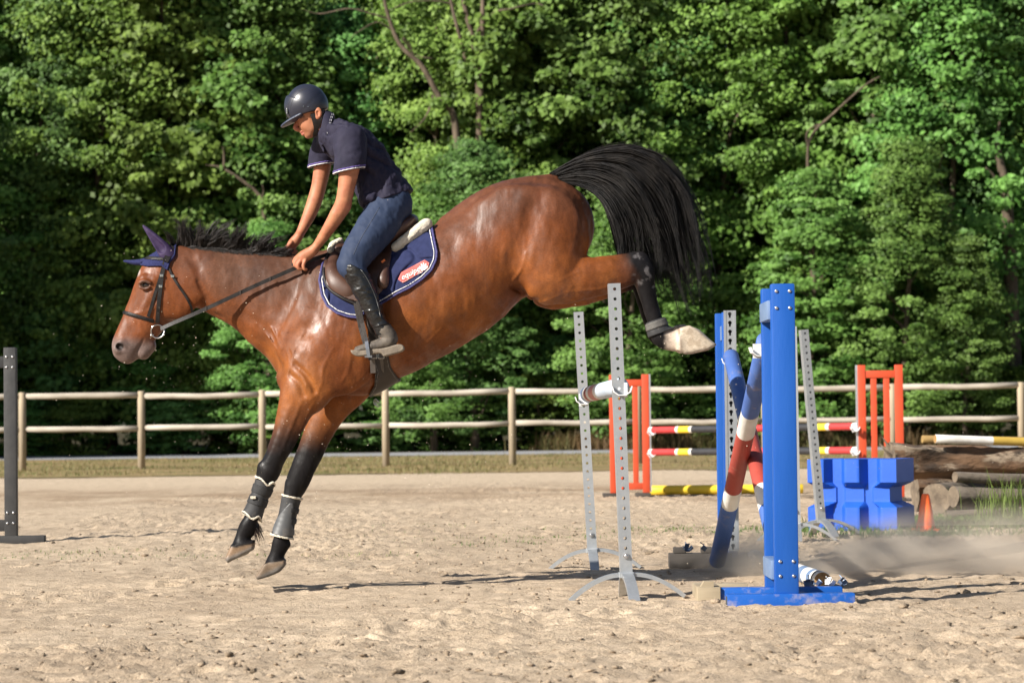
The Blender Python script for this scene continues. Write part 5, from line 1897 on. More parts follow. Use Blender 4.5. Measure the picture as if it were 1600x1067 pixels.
def trunk(seed, Hh, rad, cl, zb, nb=16):
    r = np.random.default_rng(seed + 100)
    mb = MB()
    zs = np.linspace(-0.1, Hh * 0.92, 9)
    ph = r.uniform(0, 6.28, 2)
    path = [Vector((0.25 * math.sin(z * 0.35 + ph[0]) * min(1, z / 3 + 0.1), 0.25 * math.sin(z * 0.3 + ph[1]) * min(1, z / 3 + 0.1), z)) for z in zs]
    mb.tube(path, [rad * (1.25 if i == 0 else 1 - 0.1 * i) for i in range(9)], 9)
    for i in r.choice(len(cl), min(nb, len(cl)), replace=False):
        e = Vector(cl[i])
        z0 = max(0.8, e.z - 0.5 - 0.8 * math.hypot(e.x, e.y))
        s = Vector((np.interp(z0, zs, [p.x for p in path]), np.interp(z0, zs, [p.y for p in path]), z0))
        md = s.lerp(e, 0.5) + Vector((r.normal(0, 0.15), r.normal(0, 0.15), -0.15))
        mb.tube([s, s.lerp(md, 0.5), md, e], [rad * 0.3, rad * 0.24, rad * 0.17, rad * 0.05], 5, cap=False)
    return mb


TONES = [((0.042, 0.098, 0.015), (0.168, 0.300, 0.066)), ((0.056, 0.106, 0.013), (0.200, 0.308, 0.062)), ((0.036, 0.094, 0.018), (0.150, 0.288, 0.076))]


def tree_proto(seed, Hh, Rr, zb, nc, nl, size, tone, rad):
    V, Fc, c, cl = crown(seed, Hh, Rr, zb, nc, nl, size, tone)
    me = mk_mesh('crown', V, Fc, False, [M_leaf])
    a = me.color_attributes.new('Col', 'FLOAT_COLOR', 'POINT')
    a.data.foreach_set('color', np.concatenate([c, np.ones((len(c), 1))], 1).astype(np.float32).ravel())
    tm = trunk(seed, Hh, rad, cl, zb).mesh('trunk', M_bark, True)
    return me, tm


PROT = [tree_proto(41 + i, 15, 3.5, 0.9, [360, 330, 400, 300, 440][i], [125, 110, 115, 120, 110][i], [0.165, 0.20, 0.15, 0.22, 0.135][i], TONES[i % 3], 0.17) for i in range(5)]
SHRUB = [tree_proto(61 + i, 4.6, 1.9, 0.05, 95, 110, [0.13, 0.19, 0.16][i], TONES[(i + 1) % 3], 0.05) for i in range(3)]


def plant_tree(name, pr, x, y, sc, rz, label, cat, group):
    t = thing(name, (x, y, 0.04), label, cat, group, (rz % 1.3) - 0.65)     # leaves turn to the open, sunny side
    t.scale = sc
    link('trunk', pr[1], t)
    link('crown', pr[0], t)
    return t


r5 = np.random.default_rng(77)
ORD = ['first', 'second', 'third', 'fourth', 'fifth', 'sixth', 'seventh', 'eighth', 'ninth', 'tenth', 'eleventh', 'twelfth', 'thirteenth', 'fourteenth', 'fifteenth', 'sixteenth', 'seventeenth', 'eighteenth']
fx = np.linspace(-18.0, 18.2, 18)
for i, x in enumerate(fx):
    s = r5.uniform(0.95, 1.15)
    plant_tree('broadleaf_tree', PROT[(i * 2) % 5], x + r5.uniform(-0.7, 0.7), 89.0 + r5.uniform(-1.2, 1.6), (s * 1.02, s, s * r5.uniform(1.0, 1.12)), r5.uniform(0, 6.28),
               'leafy tree at the front of the wood, %s from the left' % ORD[i], 'tree', 'trees along the front of the wood')
for i, x in enumerate(np.linspace(-21, 21, 17)):
    s = r5.uniform(1.15, 1.35)
    plant_tree('broadleaf_tree', PROT[(i * 3 + 2) % 5], x + r5.uniform(-0.8, 0.8), 96 + r5.uniform(-1.2, 1.5), (s * 1.1, s, s), r5.uniform(0, 6.28),
               'shaded tree in the second row of the wood, %s from the left' % ORD[i], 'tree', 'trees in the second row of the wood')
for i, x in enumerate(np.linspace(-24, 24, 13)):
    s = r5.uniform(1.35, 1.6)
    plant_tree('broadleaf_tree', PROT[(i * 2 + 1) % 5], x + r5.uniform(-0.8, 0.8), 104 + r5.uniform(-1.5, 1.5), (s * 1.2, s, s), r5.uniform(0, 6.28),
               'tall dark tree at the back of the wood, %s from the left' % ORD[i], 'tree', 'trees at the back of the wood')
sx = np.linspace(-17.8, 17.8, 14)
for i, x in enumerate(sx):
    s = r5.uniform(0.75, 1.2)
    plant_tree('shrub', SHRUB[i % 3], x + r5.uniform(-0.6, 0.6), 86.2 + r5.uniform(-0.8, 0.8), (s * 1.15, s, s * r5.uniform(0.8, 1.15)), r5.uniform(0, 6.28),
               'green shrub at the edge of the wood, %s from the left' % ORD[i], 'shrub', 'shrubs at the edge of the wood')
for i, x in enumerate(np.linspace(-18.5, 18.5, 16)):
    s = r5.uniform(0.5, 0.75)
    plant_tree('shrub', SHRUB[(i + 1) % 3], x + r5.uniform(-0.6, 0.6), 84.3 + r5.uniform(-0.4, 0.4), (s * 1.6, s * 1.2, s * r5.uniform(0.6, 0.95)), r5.uniform(0, 6.28),
               'low green bush at the foot of the wood, %s from the left' % ORD[i], 'shrub', 'low bushes at the foot of the wood')
for px, hz, lab in ((742, 9.6, 'young tree in front of the forked trunks, behind the saddle'), (680, 8.0, 'young tree behind the back of the rider'), (1268, 8.6, 'young tree above the near blue stand'), (1510, 6.5, 'young tree behind the log pile'),
                    (420, 7.2, 'young tree above the mane of the horse'), (985, 9.0, 'young tree behind the tail of the horse'), (1420, 9.5, 'young tree above the right orange wing')):
    p = P(px, 650, 83.6 + r5.uniform(-0.3, 0.3))
    s = hz / 15
    plant_tree('young_tree', PROT[int(px) % 5], p.x, p.y, (s * 1.25, s * 1.1, s), r5.uniform(0, 6.28), lab, 'tree', 'young trees at the front of the wood')
# trees standing outside the frame to the left shade the wood's left foot
for i, (x, y, s) in enumerate([(-21.2, 78.0, 1.02), (-24.4, 75.5, 1.12), (-22.5, 81.5, 1.05), (-27.5, 72.5, 1.2), (-20.6, 83.5, 0.95)]):
    plant_tree('broadleaf_tree', PROT[i % 4], x, y, (s, s, s * 0.95), i * 1.3, 'tree beyond the left edge of the wood', 'tree', 'trees beyond the left edge')


# bare stems and boughs that stand out against the leaves
def bare(name, label, paths, Yd):
    a = paths[0][0][0]
    b = P(a[0], a[1], Yd)
    t = thing(name, (b.x, b.y, 0.04), label, 'tree', None)
    mb = MB()
    px, rr = paths[0]
    pts = cr([tuple(P(x, y, Yd)) for x, y in px], 5)
    mb.tube(pts, np.interp(np.linspace(0, 1, len(pts)), np.linspace(0, 1, len(rr)), rr), 8)
    addw(mb, 'trunk', M_bark, t, True)
    for px, rr in paths[1:]:
        mb = MB()
        pts = cr([tuple(P(x, y, Yd - 0.15 * (i % 3))) for i, (x, y) in enumerate(px)], 5)
        mb.tube(pts, np.interp(np.linspace(0, 1, len(pts)), np.linspace(0, 1, len(rr)), rr), 6)
        addw(mb, 'branch', M_bark, t, True)
    return t


bare('leaning_tree', 'bare crooked trunk leaning behind the rider', [([(735, 690), (722, 420), (712, 200), (690, 160), (660, 105), (625, 70), (605, 20), (596, -30)], [0.15, 0.13, 0.12, 0.1, 0.09, 0.075, 0.06, 0.05]),
     ([(677, 150), (668, 178), (655, 195), (640, 208)], [0.045, 0.035, 0.02, 0.01]), ([(648, 96), (640, 70), (630, 60), (648, 85), (676, 92)], [0.02, 0.03, 0.03, 0.02, 0.01]),
     ([(607, 30), (580, 22), (545, 14), (500, 22), (470, 14)], [0.03, 0.03, 0.025, 0.02, 0.01]), ([(615, 50), (590, 35), (560, 50), (548, 60)], [0.025, 0.02, 0.015, 0.008])], 86.0)
bare('forked_tree', 'pale forked double trunk between the leaning trunk and the tail', [([(752, 690), (750, 420), (748, 140), (740, 70), (728, 20), (718, -30)], [0.15, 0.13, 0.11, 0.09, 0.08, 0.07]),
     ([(750, 180), (753, 90), (754, 30), (754, -30)], [0.09, 0.08, 0.075, 0.07]), ([(738, 60), (770, 22), (800, 14), (835, 6), (850, 10)], [0.04, 0.035, 0.03, 0.02, 0.01]),
     ([(733, 120), (722, 70), (712, 35), (704, 0), (700, -30)], [0.07, 0.06, 0.06, 0.05, 0.05]), ([(712, 8), (680, 2), (640, 4), (600, 20)], [0.03, 0.025, 0.02, 0.01])], 86.3)
bare('oak_trunk', 'thick pale trunk in the wood near the right edge', [([(1588, 640), (1582, 520), (1578, 400), (1572, 300), (1562, 250), (1558, 215), (1562, 190)], [0.3, 0.25, 0.22, 0.17, 0.12, 0.07, 0.03]),
     ([(1575, 330), (1556, 280), (1540, 262)], [0.08, 0.05, 0.02])], 86.6)
bare('thin_tree', 'thin crooked bough among leaves above the blue stand', [([(1290, 690), (1268, 420), (1262, 250), (1270, 210), (1300, 180), (1350, 135), (1375, 120)], [0.06, 0.055, 0.05, 0.05, 0.045, 0.03, 0.02]),
     ([(1262, 230), (1262, 205), (1290, 190)], [0.03, 0.025, 0.015])], 86.0)
bare('broken_tree', 'short bare bough in the leaves left of the rider', [([(420, 690), (415, 420), (412, 330), (405, 305), (375, 280), (345, 262), (322, 258)], [0.08, 0.07, 0.07, 0.06, 0.055, 0.04, 0.02]),
     ([(350, 265), (350, 240), (348, 230)], [0.05, 0.04, 0.02]), ([(408, 312), (412, 300), (410, 290)], [0.03, 0.03, 0.02])], 85.6)
bare('tree_stump', 'grey tree foot behind the fence at the right', [([(1515, 690), (1514, 640), (1512, 615), (1510, 560), (1508, 440)], [0.32, 0.26, 0.24, 0.2, 0.08])], 84.4)
# ================================================================== FENCE
M_wood = mat('weathered_rail', (0.46, 0.41, 0.34), (0.30, 0.26, 0.21), 6, 0.8, bump=0.3, bscale=20, stretch=(0.3, 1, 1))
M_post = mat('weathered_post', (0.36, 0.29, 0.20), (0.26, 0.21, 0.15), 3, 0.85, bump=0.3, bscale=20, stretch=(1, 1, 0.3))
FY = 58.0
fence = thing('paddock_fence', (0, FY, 0), 'two-rail wooden paddock fence running across behind the arena', 'fence')
FH = 1.69
pxs = [-150, 35, 221, 410, 603, 801, 998, 1196, 1396, 1597, 1790]
pm_ = MB()
pm_.tube([(0, 0, -0.2), (0, 0, FH - 0.03), (0, 0, FH)], [0.082, 0.078, 0.06], 12)
pme = pm_.mesh('post', M_post, True)
fxs = [P(p, 700, FY).x for p in pxs]
for i, x in enumerate(fxs):
    o = link('post', pme, fence, (x, 0, r5.uniform(-0.03, 0.02)))
    o.rotation_euler = (0, r5.uniform(-0.008, 0.008), r5.uniform(0, 6))
for i in range(len(fxs) - 1):
    a, b = fxs[i] + 0.075, fxs[i + 1] - 0.075
    for z0, rr in ((1.605, 0.068), (0.912, 0.064)):
        rm = MB()
        z1, z2 = z0 + r5.uniform(-0.02, 0.02), z0 + r5.uniform(-0.02, 0.02)
        pts = [(a + (b - a) * t, 0.02 * math.sin(t * 5 + i), z1 + (z2 - z1) * t - 0.03 * math.sin(t * 3.14) * r5.uniform(0, 1)) for t in np.linspace(0, 1, 5)]
        rm.tube(pts, [rr * q * r5.uniform(0.92, 1.06) for q in (0.93, 1, 1, 1, 0.95)], 12)
        rm.build('rail', M_wood, fence, True)

# ================================================================== JUMP STANDS
M_galv = mat('galvanised_steel', (0.50, 0.52, 0.54), (0.36, 0.38, 0.40), 14, 0.38, 0.75, rough2=0.55, dirt=((0.30, 0.24, 0.17), 6, 0.68, 0.9))
M_bluep = mat('blue_plastic', (0.0035, 0.066, 0.31), (0.0045, 0.075, 0.34), 4, 0.42, spec=0.4, bump=0.08, bscale=60, dirt=((0.16, 0.22, 0.36), 9, 0.64, 0.9), stretch=(1.6, 1.6, 0.35), rough2=0.6)
M_bluew = mat('faded_blue_paint', (0.06, 0.125, 0.36), (0.045, 0.10, 0.31), 6, 0.6, dirt=((0.36, 0.28, 0.2), 8, 0.56, 0.8), bump=0.15, bscale=60)
M_redw = mat('faded_red_paint', (0.33, 0.05, 0.034), (0.27, 0.042, 0.03), 6, 0.6, dirt=((0.36, 0.26, 0.18), 9, 0.62, 0.9), bump=0.15, bscale=60)
M_whitew = mat('worn_white_paint', (0.72, 0.70, 0.66), (0.6, 0.57, 0.52), 8, 0.6, dirt=((0.35, 0.28, 0.2), 9, 0.62, 0.85), bump=0.15, bscale=60)
M_bluegrey = mat('blue_grey_bracket', (0.14, 0.21, 0.34), (0.11, 0.17, 0.29), 8, 0.5)
M_bolt = mat('zinc_bolt', (0.6, 0.6, 0.62), (0.5, 0.5, 0.52), 40, 0.3, 0.9)


def punched(mb, w, z0, pitch, nh, y, rfun, wall=0.003, flip=False, cz=0.5):
    """strip of sheet metal with real holes; rfun(angle) is the hole outline round the cell's middle"""
    per = [(-1, -1), (-1 / 3, -1), (1 / 3, -1), (1, -1), (1, -1 / 3), (1, 1 / 3), (1, 1), (1 / 3, 1), (-1 / 3, 1), (-1, 1), (-1, 1 / 3), (-1, -1 / 3)]
    per2 = []
    for i in range(12):
        a, b = per[i], per[(i + 1) % 12]
        per2 += [a, ((a[0] + b[0]) / 2, (a[1] + b[1]) / 2)]
    n = 24
    for h in range(nh):
        c = z0 + pitch * (h + cz)
        b = len(mb.v)
        for ux, uz in per2:
            mb.v.append((ux * w / 2, y, z0 + pitch * (h + 0.5) + uz * pitch / 2))
        ang = [math.atan2(z0 + pitch * (h + 0.5) + uz * pitch / 2 - c, ux * w / 2) for ux, uz in per2]
        for dy in (0, wall):
            for t in ang:
                r_ = rfun(t)
                mb.v.append((r_ * math.cos(t), y + (dy if not flip else -dy), c + r_ * math.sin(t)))
        for i in range(n):
            j = (i + 1) % n
            for q in ((b + i, b + j, b + n + j, b + n + i), (b + n + i, b + n + j, b + 2 * n + j, b + 2 * n + i)):
                mb.f.append(q if not flip else q[::-1])
                mb.m.append(0)


def metal_stand_parts():
    w, top, z0, pitch, nh = 0.066, 1.727, 0.25, 0.0546, 27
    mb = MB()
    z1 = z0 + pitch * nh
    for y, fl in ((-w / 2, False), (w / 2, True)):
        punched(mb, w, z0, pitch, nh, y, lambda t: 0.0088, 0.003, fl)
        q = [(-w / 2, y, 0.12), (w / 2, y, 0.12), (w / 2, y, z0), (-w / 2, y, z0)]
        mb.add(q if not fl else q[::-1], [(0, 1, 2, 3)])
        q = [(-w / 2, y, z1), (w / 2, y, z1), (w / 2, y, top), (-w / 2, y, top)]
        mb.add(q if not fl else q[::-1], [(0, 1, 2, 3)])
    for x, s in ((-w / 2, 1), (w / 2, -1)):
        q = [(x, w / 2, 0.12), (x, -w / 2, 0.12), (x, -w / 2, top), (x, w / 2, top)]
        mb.add(q if s > 0 else q[::-1], [(0, 1, 2, 3)])
    for t in ((-w / 2, -w / 2, 1, 0), ):
        mb.box((-w / 2 + 0.001, -w / 2 + 0.001, top - 0.004), (w / 2 - 0.001, w / 2 - 0.001, top + 0.001))
    post = mb.mesh('post', M_galv)
    sl = MB()
    sl.box((-0.041, -0.041, 0.115), (0.041, 0.041, 0.145), bev=0.003)
    sleeve = sl.mesh('collar', M_galv)
    legs = []
    for sx in (-1, 1):
        m = MB()
        pts = [(sx * (0.04 + 0.275 * t), 0, 0.131 - 0.128 * t ** 1.9 - 0.003 * t) for t in np.linspace(0, 1, 9)]
        m.bar(pts, 0.06, 0.022, (0, 1, 0))
        legs.append(m.mesh('leg', M_galv))
    for sy in (-1, 1):
        m = MB()
        pts = [(0.012 * t, sy * (0.04 + 0.275 * t), 0.131 - 0.128 * t ** 1.9 - 0.003 * t) for t in np.linspace(0, 1, 9)]
        m.bar(pts, 0.06, 0.022, (1, 0, 0))
        legs.append(m.mesh('leg', M_galv))
    bo = MB()
    bo.tube([(0, -0.033, 0.235), (0, -0.041, 0.235)], 0.017, 12)
    bo.tube([(0, -0.041, 0.235), (0, -0.049, 0.235), (0, -0.052, 0.235)], [0.011, 0.011, 0.007], 6)
    return post, sleeve, legs, bo.mesh('bolt', M_bolt)


MSP = metal_stand_parts()


def metal_stand(x, y, lean, rz, label, leanx=0.0):
    t = thing('jump_stand', (x, y, gz(x, y) - 0.005), label, 'jump stand', 'galvanised punched jump stands')
    t.rotation_euler = (leanx, lean, rz)
    link('post', MSP[0], t)
    link('collar', MSP[1], t)
    for l in MSP[2]:
        link('leg', l, t)
    link('bolt', MSP[3], t)
    return t


p = G(980, 938)
metal_stand(p.x, p.y, R(-1.7), 0.05, 'galvanised punched post on arched feet nearest the camera')
p = G(927, 887)
metal_stand(p.x, p.y, R(-2.6), -0.03, 'galvanised punched post behind the nearest metal post, beneath the horse')
p = P(1283, 700, 22.3)
metal_stand(p.x, 22.3, R(-4.6), 0.2, 'tilted galvanised punched post between near blue stand and blue block')
p = P(1243, 700, 21.6)
metal_stand(p.x, 21.6, R(-0.3), -0.1, 'upright galvanised punched post half hidden by the near blue stand')

# near blue stand
M_bluefoot = mat('sandy_blue_plastic', (0.004, 0.075, 0.35), (0.005, 0.085, 0.38), 4, 0.5, spec=0.35, bump=0.1, bscale=60, dirt=((0.40, 0.33, 0.25), 9, 0.52, 0.85))
YN, YR = 13.97, 14.5
xl, xr = P(1208, 700, YN).x, P(1245.5, 700, YN).x
HT = P(1225, 443, YN).z
g0 = gz(1.43, YN)
bs = thing('blue_jump_stand', ((xl + xr) / 2, (YN + YR) / 2, 0), 'tall bright blue plastic jump stand in front, on two blue feet', 'jump stand', 'blue jump stands')
ox, oy = (xl + xr) / 2, (YN + YR) / 2
hw = (xr - xl) / 2
for y in (YN, YR):
    mb = MB()
    mb.box((-hw, y - oy, 0.072), (hw, y - oy + 0.07, HT), bev=0.011)
    set_auto(mb.build('post', M_bluep, bs))
    mb = MB()
    xa, xb = P(1133, 700, YN).x - ox, P(1332, 700, YN).x - ox
    mb.box((xa, y - oy - 0.02, -0.012), (xb, y - oy + 0.085, 0.0745), bev=0.006)
    set_auto(mb.build('foot', M_bluefoot, bs))
    mb = MB()                                                    # dark open end of the moulded foot
    mb.box((xa - 0.003, y - oy - 0.008, 0.004), (xa + 0.004, y - oy + 0.073, 0.062))
    mb.build('foot_cap', mat('dark_plastic_end', (0.05, 0.055, 0.065), None, 10, 0.7), bs)
for za, zb in ((HT - 0.185, HT - 0.085), (0.145, 0.245)):
    mb = MB()
    mb.box((-hw - 0.012, 0.072 + YN - oy, za), (-hw + 0.05, YR - oy - 0.002, zb), bev=0.004)
    set_auto(mb.build('cross_bar', M_bluegrey, bs))
    for dx in (-hw + 0.028, hw - 0.028):
        for dz in (0.012, 0.088 if za < 1 else 0.1):
            mb = MB()
            z = za + dz + (0.01 if za < 1 else 0.045)
            mb.tube([(dx, YN - oy + 0.001, z), (dx, YN - oy - 0.005, z), (dx, YN - oy - 0.008, z)], [0.0095, 0.009, 0.004], 10)
            mb.build('bolt', M_bolt, bs, True)


def keyhole(t):
    x, z = math.cos(t), math.sin(t)
    best = 0.0125
    if z < -0.2:
        r_ = min(0.0065 / max(abs(x), 1e-6), 0.027 / max(-z, 1e-6))
        best = max(best, r_)
    return best


def track(parent, w, z0, z1, y, rear):
    mb = MB()
    nh = int((z1 - z0) / 0.058)
    pitch = (z1 - z0) / nh
    punched(mb, w * 0.62, z0, pitch, nh, y, keyhole, 0.004, False, 0.62)
    for s in (-1, 1):
        mb.box((s * w * 0.31 if s > 0 else -w * 0.5, y - 0.003, z0), (w * 0.5 if s > 0 else -w * 0.31, y + 0.02, z1))
    mb.box((-w * 0.31, y + 0.03, z0), (w * 0.31, y + 0.034, z1), m=1)
    return mb.build('keyhole_track', [M_galv, mat('dark_inside', (0.03, 0.03, 0.032), None, 10, 0.8)], parent)


tr_o = track(bs, 0.085, 0.12, HT - 0.02, 0.0, 0)
tr_o.location = (0.0, YR - oy + 0.078, 0)
tr_o.rotation_euler = (0, 0, math.pi)
tr_o.location = (0.0, YR - oy + 0.125, 0)
# far blue stand
M_blk2 = mat('dark_stand_foot', (0.04, 0.037, 0.036), (0.065, 0.06, 0.055), 8, 0.8, bump=0.3, bscale=30)  # far stand's feet are near black, unlike the blue feet of the near stand
YA, YB = 17.95, 18.45
xa, xb = P(1133, 650, YA).x, P(1152, 650, YA).x
fs_ = thing('blue_jump_stand', ((xa + xb) / 2, (YA + YB) / 2, 0), 'far blue jump stand with a galvanised keyhole track', 'jump stand', 'blue jump stands')
ox, oy = (xa + xb) / 2, (YA + YB) / 2
HT2 = P(1142, 485, YA).z
track(fs_, xb - xa, 0.10, HT2, YA - oy, 0)
mb = MB()
mb.box((-0.05, YA - oy + 0.036, 0.06), (0.036, YA - oy + 0.09, HT2 - 0.01), bev=0.005)
set_auto(mb.build('post', M_bluep, fs_))
xq = P(1120, 650, YB).x - ox
mb = MB()
mb.box((xq, YB - oy, 0.06), (xq + 0.115, YB - oy + 0.07, HT2), bev=0.006)
set_auto(mb.build('post', M_bluep, fs_))
for za, zb in ((HT2 - 0.19, HT2 - 0.09), (0.15, 0.25)):
    mb = MB()
    mb.box((xq + 0.03, YA - oy + 0.092, za), (xq + 0.075, YB - oy - 0.002, zb), bev=0.004)
    mb.build('cross_bar', M_bluegrey, fs_)
for y in (YA + 0.04, YB):
    mb = MB()
    mb.box((-0.33, y - oy, -0.02), (0.33, y - oy + 0.09, 0.062), bev=0.005)
    set_auto(mb.build('foot', M_blk2, fs_))

# left black stand
M_blk = mat('black_painted_wood', (0.022, 0.022, 0.023), (0.035, 0.034, 0.034), 8, 0.65, bump=0.2, bscale=30)
c = G(18, 846)
YL = c.y
bw = thing('black_jump_stand', (c.x, YL, 0), 'black wooden jump stand cut by the left edge', 'jump stand')
zt = P(18, 543, YL).z
for x in (0.0, -0.62):
    mb = MB()
    mb.box((x - 0.052, -0.045, 0.05), (x + 0.052, 0.045, zt), bev=0.006)
    set_auto(mb.build('post', M_blk, bw))
    mb = MB()
    for z in (zt - 0.10, zt - 0.19, 0.24, 0.15):
        for dx in (-0.025, 0.025):
            pass
    for z in (zt - 0.08, zt - 0.17, 0.25, 0.16):
        for dx in (-0.026, 0.026):
            b2 = MB()
            b2.tube([(x + dx, -0.044, z), (x + dx, -0.05, z), (x + dx, -0.053, z)], [0.011, 0.010, 0.005], 8)
            b2.build('bolt', M_bolt, bw, True)
for z in (zt - 0.125, 0.14):
    mb = MB()
    mb.box((-0.568, -0.03, z - 0.05), (-0.052, 0.03, z + 0.05), bev=0.005)
    set_auto(mb.build('rail', M_blk, bw))
mb = MB()
mb.box((-0.62, -0.05, -0.02), (0.29, 0.05, 0.052), bev=0.006)
set_auto(mb.build('foot', M_blk, bw))


# ================================================================== POLES
def pole(name, label, A, B, r, stops, mats, group='striped jump poles', endm=None, py_axis=1):
    """stops: list of (image coordinate where a stripe ends, material index) from A to B"""
    A, B = Vector(A), Vector(B)
    ts = np.linspace(0, 1, 400)
    pr = np.array([PROJ(A.lerp(B, t))[py_axis] for t in ts])
    cuts = [0.0]
    idx = []
    inc = pr[-1] > pr[0]
    for val, mi in stops:
        t = 1.0 if val is None else float(np.interp(val, pr if inc else pr[::-1], ts if inc else ts[::-1]))
        cuts.append(max(t, cuts[-1] + 0.002))
        idx.append(mi)
    mb = MB()
    base = (A + B) / 2
    pts, ms = [], []
    for i in range(len(cuts) - 1):
        k = max(1, int((cuts[i + 1] - cuts[i]) * 8))
        for q in range(k):
            pts.append(A.lerp(B, cuts[i] + (cuts[i + 1] - cuts[i]) * q / k) - base)
            ms.append(idx[i])
    pts.append(B - base)
    pts2 = [pts[0]] + [pts[0].lerp(pts[1], 0.004 / max((pts[1] - pts[0]).length, 0.01))] + pts[1:-1] + [pts[-1].lerp(pts[-2], 0.004 / max((pts[-1] - pts[-2]).length, 0.01)), pts[-1]]
    ms2 = [ms[0]] + ms + [ms[-1]]
    rad = [r * 0.93] + [r] * (len(pts2) - 2) + [r * 0.93]
    mb.tube(pts2, rad, 20, ms=ms2)
    if endm is not None:
        mb.m[-1] = endm
        mb.m[-2] = endm
    o = mb.build(name, mats, None, True, base)
    set_auto(o, 50)
    return tag(o, label, 'jump pole', group)


PM = [M_bluew, M_whitew, M_redw]
A = P(1197, 532, 14.78)
B = P(1121, 876, 17.45)
pole('jump_pole', 'blue, white and red pole slanting down from the near blue stand', A, B, 0.054, [(643, 0), (676, 1), (762, 2), (787, 1), (None, 0)], PM)
A = P(1142, 556, 17.38)
B = P(1227, 915, 14.75)
pole('jump_pole', 'blue, white and red pole slanting down from the far blue stand, crossing behind', A, B, 0.05, [(655, 0), (672, 1), (765, 2), (797, 1), (None, 0)], PM)
A = P(918, 616, 17.25)
B = P(969, 604, 14.75)
pole('jump_pole', 'pale blue, white and pink pole between the galvanised posts', A, B, 0.05,
     [(921, 0), (923.5, 1), (927, 2), (930.5, 1), (938, 3), (942, 1), (None, 4)],
     [mat('slate_blue_paint', (0.12, 0.17, 0.29), (0.1, 0.14, 0.25), 8, 0.6), M_whitew, M_redw, mat('faded_pink_paint', (0.56, 0.22, 0.18), (0.5, 0.18, 0.15), 9, 0.65), mat('pale_blue_paint', (0.46, 0.52, 0.6), (0.38, 0.45, 0.55), 9, 0.6)], py_axis=0)
A = Vector((1.83, 15.45, 0.05))
B = Vector((1.62, 18.1, 0.05))
q = P(1285, 900, 15.45)
A.x = q.x
pole('jump_pole', 'white pole lying on the sand with its wooden end showing', A, B, 0.052, [(1282, 1), (1280, 0), (1277, 1), (1272, 3), (1264, 1), (1256, 3), (None, 1)],
     [mat('black_band', (0.03, 0.03, 0.035), None, 10, 0.6), M_whitew, mat('pole_end_grain', (0.34, 0.20, 0.08), (0.2, 0.11, 0.045), 30, 0.85, bump=0.5, bscale=60), M_bluegrey], endm=2, py_axis=0)

# jump cups
M_cup = mat('white_jump_cup', (0.7, 0.7, 0.7), (0.6, 0.6, 0.6), 20, 0.5)


def cup(loc, label, m, rz=0, rx=0, sc=1.0):
    mb = MB()
    pts = [(-0.055, 0, 0.03), (-0.045, 0, 0.0), (-0.02, 0, -0.018), (0.02, 0, -0.018), (0.045, 0, 0.0), (0.055, 0, 0.03)]
    mb.bar(pts, 0.05, 0.006, (0, 1, 0))
    mb.box((-0.03, 0.024, -0.03), (0.03, 0.03, 0.05))
    mb.tube([(0, 0.03, 0.035), (0, 0.075, 0.035)], 0.006, 8)
    o = mb.build('jump_cup', m, None, False, loc)
    o.rotation_euler = (rx, 0, rz)
    o.scale = (sc, sc, sc)
    return tag(o, label, 'jump cup', 'jump cups')


cup(P(1187, 551, 14.72), 'white jump cup holding the top of the nearer slanting pole', M_cup, 0.2)
cup(P(1141, 567, 17.32), 'white jump cup at the top of the farther slanting pole', M_cup, -0.1)
cup(P(912, 627, 17.2), 'white jump cup on the farther galvanised post', M_cup, 0.0)
cup(P(972, 612, 14.62), 'white jump cup on the nearest galvanised post', M_cup, 0.0)
M_cupb = mat('blue_grey_steel_cup', (0.16, 0.21, 0.3), (0.12, 0.16, 0.24), 12, 0.4, 0.5)
for i, (px, py, m, l, a, b) in enumerate([(1262, 921, M_cupb, 'blue-grey steel cup lying by the near stand, leftmost of the pile', 0.4, 1.2), (1280, 920, M_cupb, 'blue-grey steel cup in the middle of the pile by the near stand', 1.4, -0.9),
                                          (1296, 921, M_cup, 'white jump cup in the pile by the near stand', 2.2, 0.5), (1315, 919, M_cupb, 'blue-grey steel cup at the right of the pile by the near stand', 0.9, 0.8)]):
    p = P(px, py, 14.62)
    cup((p.x, 14.60, 0.088), l, m, a, b, 0.55)
for i, (px, py, l) in enumerate([(1074, 862, 'steel cup lying on the dark timber beam, left one'), (1100, 864, 'steel cup lying on the dark timber beam, right one')]):
    p = P(px, py, 17.62)
    cup((p.x, 17.62, 0.135), l, M_cupb, 0.5 + i, 0.6, 0.6)

# timbers
M_dark = mat('dark_wet_timber', (0.035, 0.03, 0.026), (0.06, 0.05, 0.042), 6, 0.8, bump=0.5, bscale=22, stretch=(0.3, 1, 1))
M_pale = mat('pale_sawn_timber', (0.34, 0.28, 0.19), (0.24, 0.19, 0.125), 6, 0.85, bump=0.4, bscale=22, stretch=(0.3, 1, 1))
p = G(1046, 887)
tb = thing('timber_beam', (p.x, p.y, 0), 'dark timber beam with two blocks at the foot of the far blue stand', 'timber')
mb = MB()
mb.box((0, 0, -0.03), (0.42, 0.14, 0.094), bev=0.006)
set_auto(mb.build('beam', M_dark, tb))
for x0, x1 in ((0.03, 0.115), (0.215, 0.29)):
    mb = MB()
    mb.box((x0, 0.01, 0.0965), (x1, 0.11, 0.134), bev=0.005)
    set_auto(mb.build('block', M_dark, tb))
p = G(1090, 941)
tb = thing('timber_beam', (p.x, p.y, 0), 'pale timber block behind the left end of the near blue feet', 'timber')
mb = MB()
mb.box((0, 0, -0.03), (0.125, 0.42, 0.082), bev=0.005)
set_auto(mb.build('beam', M_pale, tb))
mb = MB()
